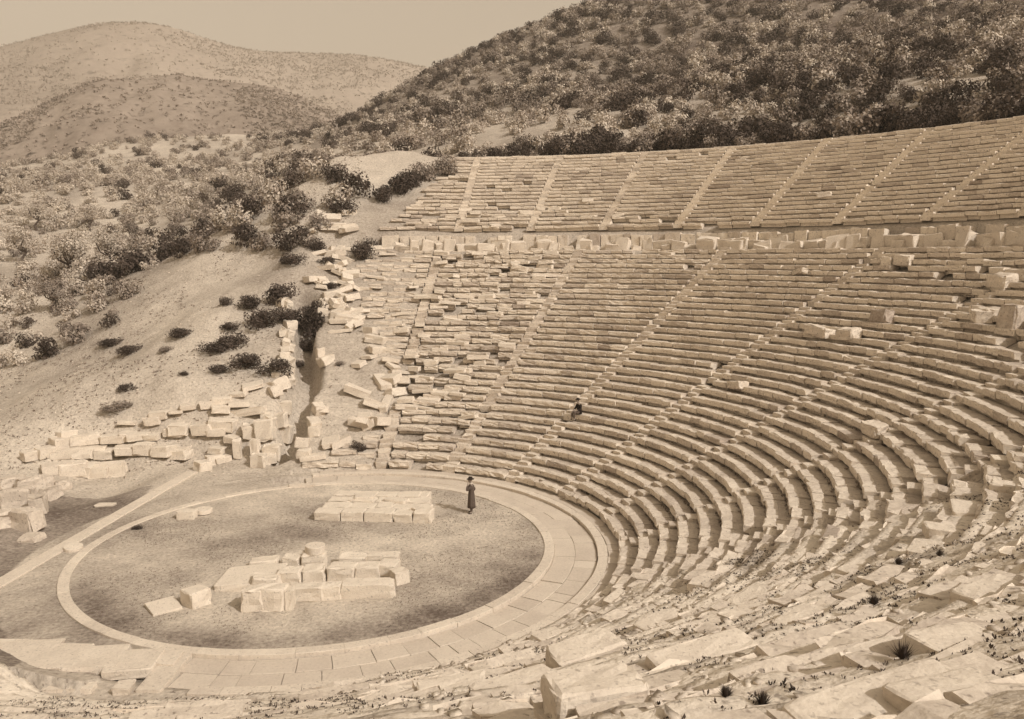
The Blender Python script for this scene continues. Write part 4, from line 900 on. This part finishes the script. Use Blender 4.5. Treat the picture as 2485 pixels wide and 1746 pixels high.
n_ = 9000; ri = rg.integers(1, NL, n_); td = np.radians(rg.uniform(-36, 84, n_)); rn = RL0 + DL * ri + rg.normal(.03, .03, n_); p2 = plan(td, rn); keep = (fbm(p2[:, 0], p2[:, 1], 3, 3, 68) > .5) & (np.degrees(td) < np.array([end_low(k_) for k_ in ri]))
weeds('weeds', np.column_stack([p2, ZL0 + HL * ri - .06])[keep], rg.uniform(.04, .13, n_)[keep], LEAF_M, 18)
n_ = 26000; xs = rg.uniform(-60, 14, n_); ys = rg.uniform(16, 75, n_); th_, rn_ = unplan(xs, ys); keep = ((np.degrees(th_) > 84) | (rn_ > 60)) & (fbm(xs, ys, 4, 3, 64) > .48)
xs, ys = xs[keep], ys[keep]; weeds('undergrowth', np.column_stack([xs, ys, ground_z(xs, ys)]), rg.uniform(.04, .17, len(xs)), LEAF_M, 9)
n_ = 14000; rr = 9.5 * np.sqrt(rg.random(n_)); aa = rg.uniform(0, 6.28, n_); xs, ys = rr * np.cos(aa), rr * np.sin(aa); keep = fbm(xs, ys, 3.6, 4, 71) < .5; xs, ys = xs[keep], ys[keep]
weeds('grass', np.column_stack([xs, ys, ground_z(xs, ys)]), rg.uniform(.02, .06, len(xs)), LEAF_M, 10, blades=4)
# loose rubble on the near slope and below the ragged bench ends (one mass)
def rubble(pts, sz, seed):
    rg = np.random.default_rng(seed); n_ = len(pts); cube = np.array([(a, b, c) for c in (-.5, .5) for b in (-1, 1) for a in (-1, 1)], float) * .5
    cube[:, 2] *= .8; V_ = cube[None] * (1 + rg.normal(0, .22, (n_, 8, 3))) * np.stack([sz, sz * rg.uniform(.5, 1, n_), sz * rg.uniform(.35, .8, n_)], 1)[:, None]
    a = rg.uniform(0, 6.28, n_); c_, s_ = np.cos(a)[:, None], np.sin(a)[:, None]; t_ = rg.normal(0, .3, n_)[:, None]
    x_, y_, z_ = V_[..., 0], V_[..., 1], V_[..., 2] + t_ * V_[..., 0]
    V_ = np.stack([x_ * c_ - y_ * s_, x_ * s_ + y_ * c_, z_], -1) + pts[:, None]
    f = np.array([(0, 2, 3, 1), (4, 5, 7, 6), (0, 1, 5, 4), (1, 3, 7, 5), (3, 2, 6, 7), (2, 0, 4, 6)])
    F_ = (f[None] + (np.arange(n_) * 8)[:, None, None]).reshape(-1, 4)
    o = obj('rubble', V_.reshape(-1, 3), F_, PALE, tone=np.repeat(rg.uniform(.4, .95, n_), 8)); return tag(o, kind='stuff')
n_ = 16000; td = np.radians(rg.uniform(-112, -30, n_)); rn = rg.uniform(12.8, 34, n_); p2 = plan(td, rn); keep = fbm(p2[:, 0], p2[:, 1], 2.6, 3, 66) > .52; p2 = p2[keep]
q2_ = np.stack([rg.uniform(-42, 12, 26000), rg.uniform(13, 60, 26000)], 1); th_, rn_ = unplan(q2_[:, 0], q2_[:, 1]); td_ = np.degrees(th_)
keep = ((td_ > 84) & (td_ < 150) & (fbm(q2_[:, 0], q2_[:, 1], 3.0, 3, 67) > .5)); keep &= (rg.random(len(q2_)) < np.where(q2_[:, 1] > 24, .45, .8)); p2 = np.vstack([p2, q2_[keep]])
rubble(np.column_stack([p2, ground_z(p2[:, 0], p2[:, 1])]), .03 + .17 * rg.random(len(p2)) ** 4, 12)
# single dark tufts in the foreground
for px, py, s_, txt in [(2190, 1600, .42, 'dark spiky tuft of grass standing alone at lower right'), (1850, 1712, .3, 'spiky tuft near the bottom edge, right of centre'), (1760, 1690, .25, 'thin tuft left of the spiky one at the bottom edge'), (2280, 1350, .35, 'low dark cushion plant on the near slope at right'), (2180, 1370, .4, 'dark trailing plant on the near slope'), (2120, 1470, .4, 'leafy patch in the middle of the near slope')]:
    p_ = hit(px, py); rg2 = np.random.default_rng(int(px)); m_ = 320; s_ *= .6; a = rg2.uniform(0, 6.28, m_); l_ = s_ * rg2.uniform(.4, 1, m_); t_ = rg2.uniform(.1, 1.0, m_)
    b0 = np.stack([np.cos(a), np.sin(a), 0 * a], 1) * (.12 * s_ * rg2.random(m_))[:, None]; tip = b0 + np.stack([np.cos(a) * t_ * l_ * .8, np.sin(a) * t_ * l_ * .8, l_ * (1.1 - t_ * .7)], 1)
    w_ = np.stack([-np.sin(a), np.cos(a), 0 * a], 1) * .006
    Vv = np.stack([b0 - w_, b0 + w_, tip], 1).reshape(-1, 3)
    o = obj('grass_tuft', Vv, np.arange(m_ * 3).reshape(-1, 3), LEAF_D, tone=rg2.uniform(.2, .9, m_ * 3)); o.location = p_; tag(o, txt, 'plant', 'tufts on the near slope')

# ------------------------------------------------------------------ people
def skin_obj(name, chain, edges, radii, mat, parent, sub=2):
    me = bpy.data.meshes.new(name); me.from_pydata(chain, edges, []); me.update()
    o = bpy.data.objects.new(name, me); link(o, parent)
    sk = o.modifiers.new('skin', 'SKIN')
    if not me.skin_vertices: 
        bm_layer = None
    o2 = me.skin_vertices[0].data if me.skin_vertices else None
    if o2 is None:
        import bmesh
        b = bmesh.new(); b.from_mesh(me); b.verts.layers.skin.verify(); b.to_mesh(me); b.free(); o2 = me.skin_vertices[0].data
    for k_, r_ in enumerate(radii):
        o2[k_].radius = (r_, r_) if np.isscalar(r_) else r_
    o2[0].use_root = True
    sk.use_smooth_shade = True
    s_ = o.modifiers.new('sub', 'SUBSURF'); s_.levels = sub; s_.render_levels = sub
    me.materials.append(mat); return o
def lathe(name, prof, mat, parent, n_=20, sx=1, sy=1, off=(0, 0, 0), fold=0.0, nf=7, rot=None):
    Vs = []; 
    for z, r_ in prof:
        for k_ in range(n_):
            a = 2 * math.pi * k_ / n_; f = 1 + fold * math.sin(nf * a) * (1 - (z - prof[0][0]) / (prof[-1][0] - prof[0][0]))
            Vs.append((math.cos(a) * r_ * sx * f + off[0], math.sin(a) * r_ * sy * f + off[1], z + off[2]))
    Fs = [(i_ * n_ + j_, i_ * n_ + (j_ + 1) % n_, (i_ + 1) * n_ + (j_ + 1) % n_, (i_ + 1) * n_ + j_) for i_ in range(len(prof) - 1) for j_ in range(n_)]
    Fs += [list(range(n_))[::-1], [(len(prof) - 1) * n_ + k_ for k_ in range(n_)]]
    o = obj(name, Vs, Fs, mat, parent, smooth=True)
    return o
def head_obj(parent, c, yaw=0):
    """head with brow, nose, chin and ears, looking along +x before the parent's turn"""
    rg = np.random.default_rng(1); Vs = []; nu, nv = 18, 14
    for i_ in range(nv + 1):
        ph = math.pi * i_ / nv
        for j_ in range(nu):
            a = 2 * math.pi * j_ / nu; x_ = .098 * math.sin(ph) * math.cos(a); y_ = .075 * math.sin(ph) * math.sin(a); z_ = .12 * math.cos(ph)
            fr = max(0, math.cos(a)) * math.sin(ph)
            x_ += .025 * math.exp(-((z_ + .005) / .022) ** 2 - (y_ / .016) ** 2) * (fr > 0)          # nose
            x_ -= .010 * math.exp(-((z_ - .02) / .014) ** 2 - ((abs(y_) - .032) / .014) ** 2) * (fr > 0)  # eye sockets
            x_ += .008 * math.exp(-((z_ + .085) / .02) ** 2) * (fr > 0)                               # chin
            if z_ < -.04: y_ *= .82
            y_ += math.copysign(.014 * math.exp(-((z_) / .03) ** 2 - ((x_ + .005) / .018) ** 2), y_) if abs(y_) > .05 else 0
            Vs.append((x_ + c[0], y_ + c[1], z_ + c[2]))
    Fs = [(i_ * nu + j_, (i_ + 1) * nu + j_, (i_ + 1) * nu + (j_ + 1) % nu, i_ * nu + (j_ + 1) % nu) for i_ in range(nv) for j_ in range(nu)]
    return Vs, Fs
def hand_edges(wr, d, up_, s=1.0, curl=.3):
    """palm root, five finger chains; returns verts, edges (local indices, 0 = wrist), radii"""
    wr = np.array(wr, float); d = np.array(d, float); d /= np.linalg.norm(d); u = np.array(up_, float); u -= d * (u @ d); u /= np.linalg.norm(u); w = np.cross(d, u)
    Vs = [wr, wr + d * .05 * s]; E_ = [(0, 1)]; R_ = [.026 * s, .03 * s]
    for k_, (o_, l_) in enumerate(((-.03, .065), (-.01, .075), (.01, .07), (.03, .055))):
        b = len(Vs); p0 = wr + d * .085 * s + w * o_ * s; p1 = p0 + d * l_ * .5 * s - u * curl * .02; p2 = p1 + d * l_ * .4 * s - u * curl * .05
        Vs += [p0, p1, p2]; E_ += [(1, b), (b, b + 1), (b + 1, b + 2)]; R_ += [.011 * s, .009 * s, .008 * s]
    b = len(Vs); Vs += [wr + d * .045 * s - w * .042 * s, wr + d * .08 * s - w * .055 * s - u * .015]; E_ += [(1, b), (b, b + 1)]; R_ += [.012 * s, .009 * s]
    return Vs, E_, R_
def make_body(parent, joints, edges, radii, hands):
    Vs = [np.array(j, float) for j in joints]; E_ = list(edges); R_ = list(radii)
    for wi, d, u, curl in hands:
        hv, he, hr = hand_edges(Vs[wi], d, u, 1.0, curl); b = len(Vs); Vs += hv[1:]; R_ += hr[1:]
        E_ += [((wi if a == 0 else b + a - 1), b + c_ - 1) for a, c_ in he]
    return skin_obj('body', [tuple(v) for v in Vs], E_, R_, SKIN, parent)
# standing man in a long coat, left hand raised to his face (he looks left in the picture = local +x)
pp = on_z(1144, 1246); man = empty('person', (pp[0], pp[1], gz(pp[0], pp[1])))
man.rotation_euler = (0, 0, math.atan2(-RT[1], -RT[0]) + .25)
tag(man, 'man standing in a long brown overcoat and brimmed hat, one hand raised to his face', 'person')
J = [(0, 0, .93), (0, 0, 1.15), (0, 0, 1.38), (.01, 0, 1.48), (.02, 0, 1.55), (.03, 0, 1.66),          # pelvis .. head
     (0, .17, 1.40), (.27, .20, 1.20), (.17, .06, 1.50),                                               # left arm raised to face
     (0, -.17, 1.40), (-.24, -.27, 1.14), (-.06, -.25, .93),                                             # right arm, hand at hip
     (0, .09, .86), (.03, .10, .48), (.02, .11, .08), (.14, .13, .04), (0, -.09, .86), (-.02, -.10, .48), (-.04, -.11, .08), (.09, -.14, .04)]
E1 = [(0, 1), (1, 2), (2, 3), (3, 4), (4, 5), (2, 6), (6, 7), (7, 8), (2, 9), (9, 10), (10, 11), (0, 12), (12, 13), (13, 14), (14, 15), (0, 16), (16, 17), (17, 18), (18, 19)]
R1 = [.13, .12, .13, .06, .055, .085, .065, .045, .03, .065, .045, .03, .085, .06, .045, .035, .085, .06, .045, .035]
make_body(man, J, E1, R1, [(8, (-.2, -.3, 1), (1, 0, .2), .6), (11, (.3, .1, -1), (0, -1, 0), .4)])
Vs, Fs = head_obj(man, (.05, 0, 1.66)); obj('face', Vs, Fs, SKIN, man, smooth=True)
lathe('coat', [(.30, .225), (.45, .215), (.70, .20), (.95, .18), (1.10, .16), (1.25, .172), (1.38, .175), (1.45, .11), (1.49, .07)], COAT, man, n_=28, sx=.86, sy=1.12, fold=.09, nf=7)
skin_obj('sleeve', [(0, .15, 1.40), (.02, .18, 1.38), (.27, .20, 1.20), (.19, .08, 1.43)], [(0, 1), (1, 2), (2, 3)], [.085, .085, .065, .05], COAT, man)
skin_obj('sleeve', [(0, -.15, 1.40), (0, -.18, 1.39), (-.24, -.28, 1.14), (-.08, -.26, .97)], [(0, 1), (1, 2), (2, 3)], [.085, .085, .065, .05], COAT, man)
lathe('collar', [(1.44, .095), (1.50, .085), (1.54, .07)], LINEN, man, n_=16)
for sy_, dx in ((.10, .02), (-.105, -.03)):
    skin_obj('trouser_leg', [(dx, sy_, .60), (dx, sy_, .34), (dx, sy_ * 1.05, .09)], [(0, 1), (1, 2)], [.08, .07, .065], TROUSER, man)
    skin_obj('boot', [(dx - .03, sy_ * 1.1, .05), (dx + .06, sy_ * 1.15, .045), (dx + .15, sy_ * 1.25, .035)], [(0, 1), (1, 2)], [.05, .047, .035], BOOT, man)
lathe('hat', [(1.715, .165), (1.722, .17), (1.73, .165), (1.735, .10), (1.80, .095), (1.835, .075), (1.845, .02)], HAT, man, n_=22, sx=1.1, off=(.035, 0, 0))
# seated man on a bench by the stairway, facing left in the picture, turned toward the stage
ps = on_z(1409, 1006, 3.05); th_s, rn_s = unplan(ps[0:1], ps[1:2]); i_s = int(round((rn_s[0] - .25 - RL0) / DL)); rs = RL0 + DL * i_s + .24; q = plan(th_s[0], rs)
zs_ = ZL0 + HL * i_s + .37
sit = empty('person', (q[0], q[1], zs_)); sit.rotation_euler = (0, 0, th_s[0] + math.pi - .35)
tag(sit, 'man in dark jacket and round hat sitting on the benches beside a stairway', 'person')
J = [(0, 0, .12), (-.02, 0, .34), (.02, 0, .55), (.05, 0, .64), (.07, 0, .70), (.09, 0, .80),
     (.02, .17, .56), (.10, .25, .32), (.33, .16, .23), (.02, -.17, .56), (.08, -.26, .32), (.30, -.12, .23),
     (.04, .10, .10), (.42, .14, .13), (.40, .14, -.28), (.53, .15, -.33), (.04, -.10, .10), (.43, -.12, .14), (.44, -.12, -.28), (.56, -.13, -.33)]
R2_ = list(R1); R2_[0] = .12
make_body(sit, J, E1, R2_, [(8, (1, -.4, -.2), (0, 0, 1), .5), (11, (1, .4, -.2), (0, 0, 1), .5)])
Vs, Fs = head_obj(sit, (.11, 0, .80)); obj('face', Vs, Fs, SKIN, sit, smooth=True)
lathe('jacket', [(.02, .19), (.15, .185), (.34, .165), (.50, .185), (.58, .15), (.63, .08)], DARKCOAT, sit, n_=22, sx=.8, sy=1.12)
for s_ in (1, -1):
    skin_obj('sleeve', [(.02, .15 * s_, .56), (.02, .18 * s_, .555), (.09, .255 * s_, .32), (.28, .16 * s_, .24)], [(0, 1), (1, 2), (2, 3)], [.08, .08, .06, .045], DARKCOAT, sit)
    skin_obj('trouser_leg', [(.04, .10 * s_, .10), (.42, .13 * s_, .135), (.425, .13 * s_, -.24)], [(0, 1), (1, 2)], [.10, .08, .062], TROUSER, sit)
    skin_obj('boot', [(.40, .13 * s_, -.30), (.48, .135 * s_, -.31), (.56, .14 * s_, -.325)], [(0, 1), (1, 2)], [.05, .047, .035], BOOT, sit)
lathe('hat', [(.865, .155), (.872, .16), (.88, .15), (.885, .10), (.94, .095), (.965, .06), (.97, .02)], HAT, sit, n_=22, off=(.095, 0, 0))

# ------------------------------------------------------------------ haze
if HAZE:
    m = bpy.data.materials.new('haze_air'); m.use_nodes = True; t = m.node_tree; t.nodes.clear()
    pv = t.nodes.new('ShaderNodeVolumePrincipled'); pv.inputs['Color'].default_value = (1.0, .85, .66, 1); pv.inputs['Density'].default_value = .00052; pv.inputs['Anisotropy'].default_value = 0.0
    ou = t.nodes.new('ShaderNodeOutputMaterial'); t.links.new(pv.outputs[0], ou.inputs['Volume'])
    a, b = (-3300, -1200, -60), (3300, 3200, 700)
    Vs = [(x_, y_, z_) for x_ in (a[0], b[0]) for y_ in (a[1], b[1]) for z_ in (a[2], b[2])]
    Fs = [(0, 1, 3, 2), (4, 6, 7, 5), (0, 4, 5, 1), (2, 3, 7, 6), (0, 2, 6, 4), (1, 5, 7, 3)]
    me = bpy.data.meshes.new('haze'); me.from_pydata(Vs, [], Fs); me.materials.append(m); o = bpy.data.objects.new('haze', me); link(o); tag(o, kind='stuff')
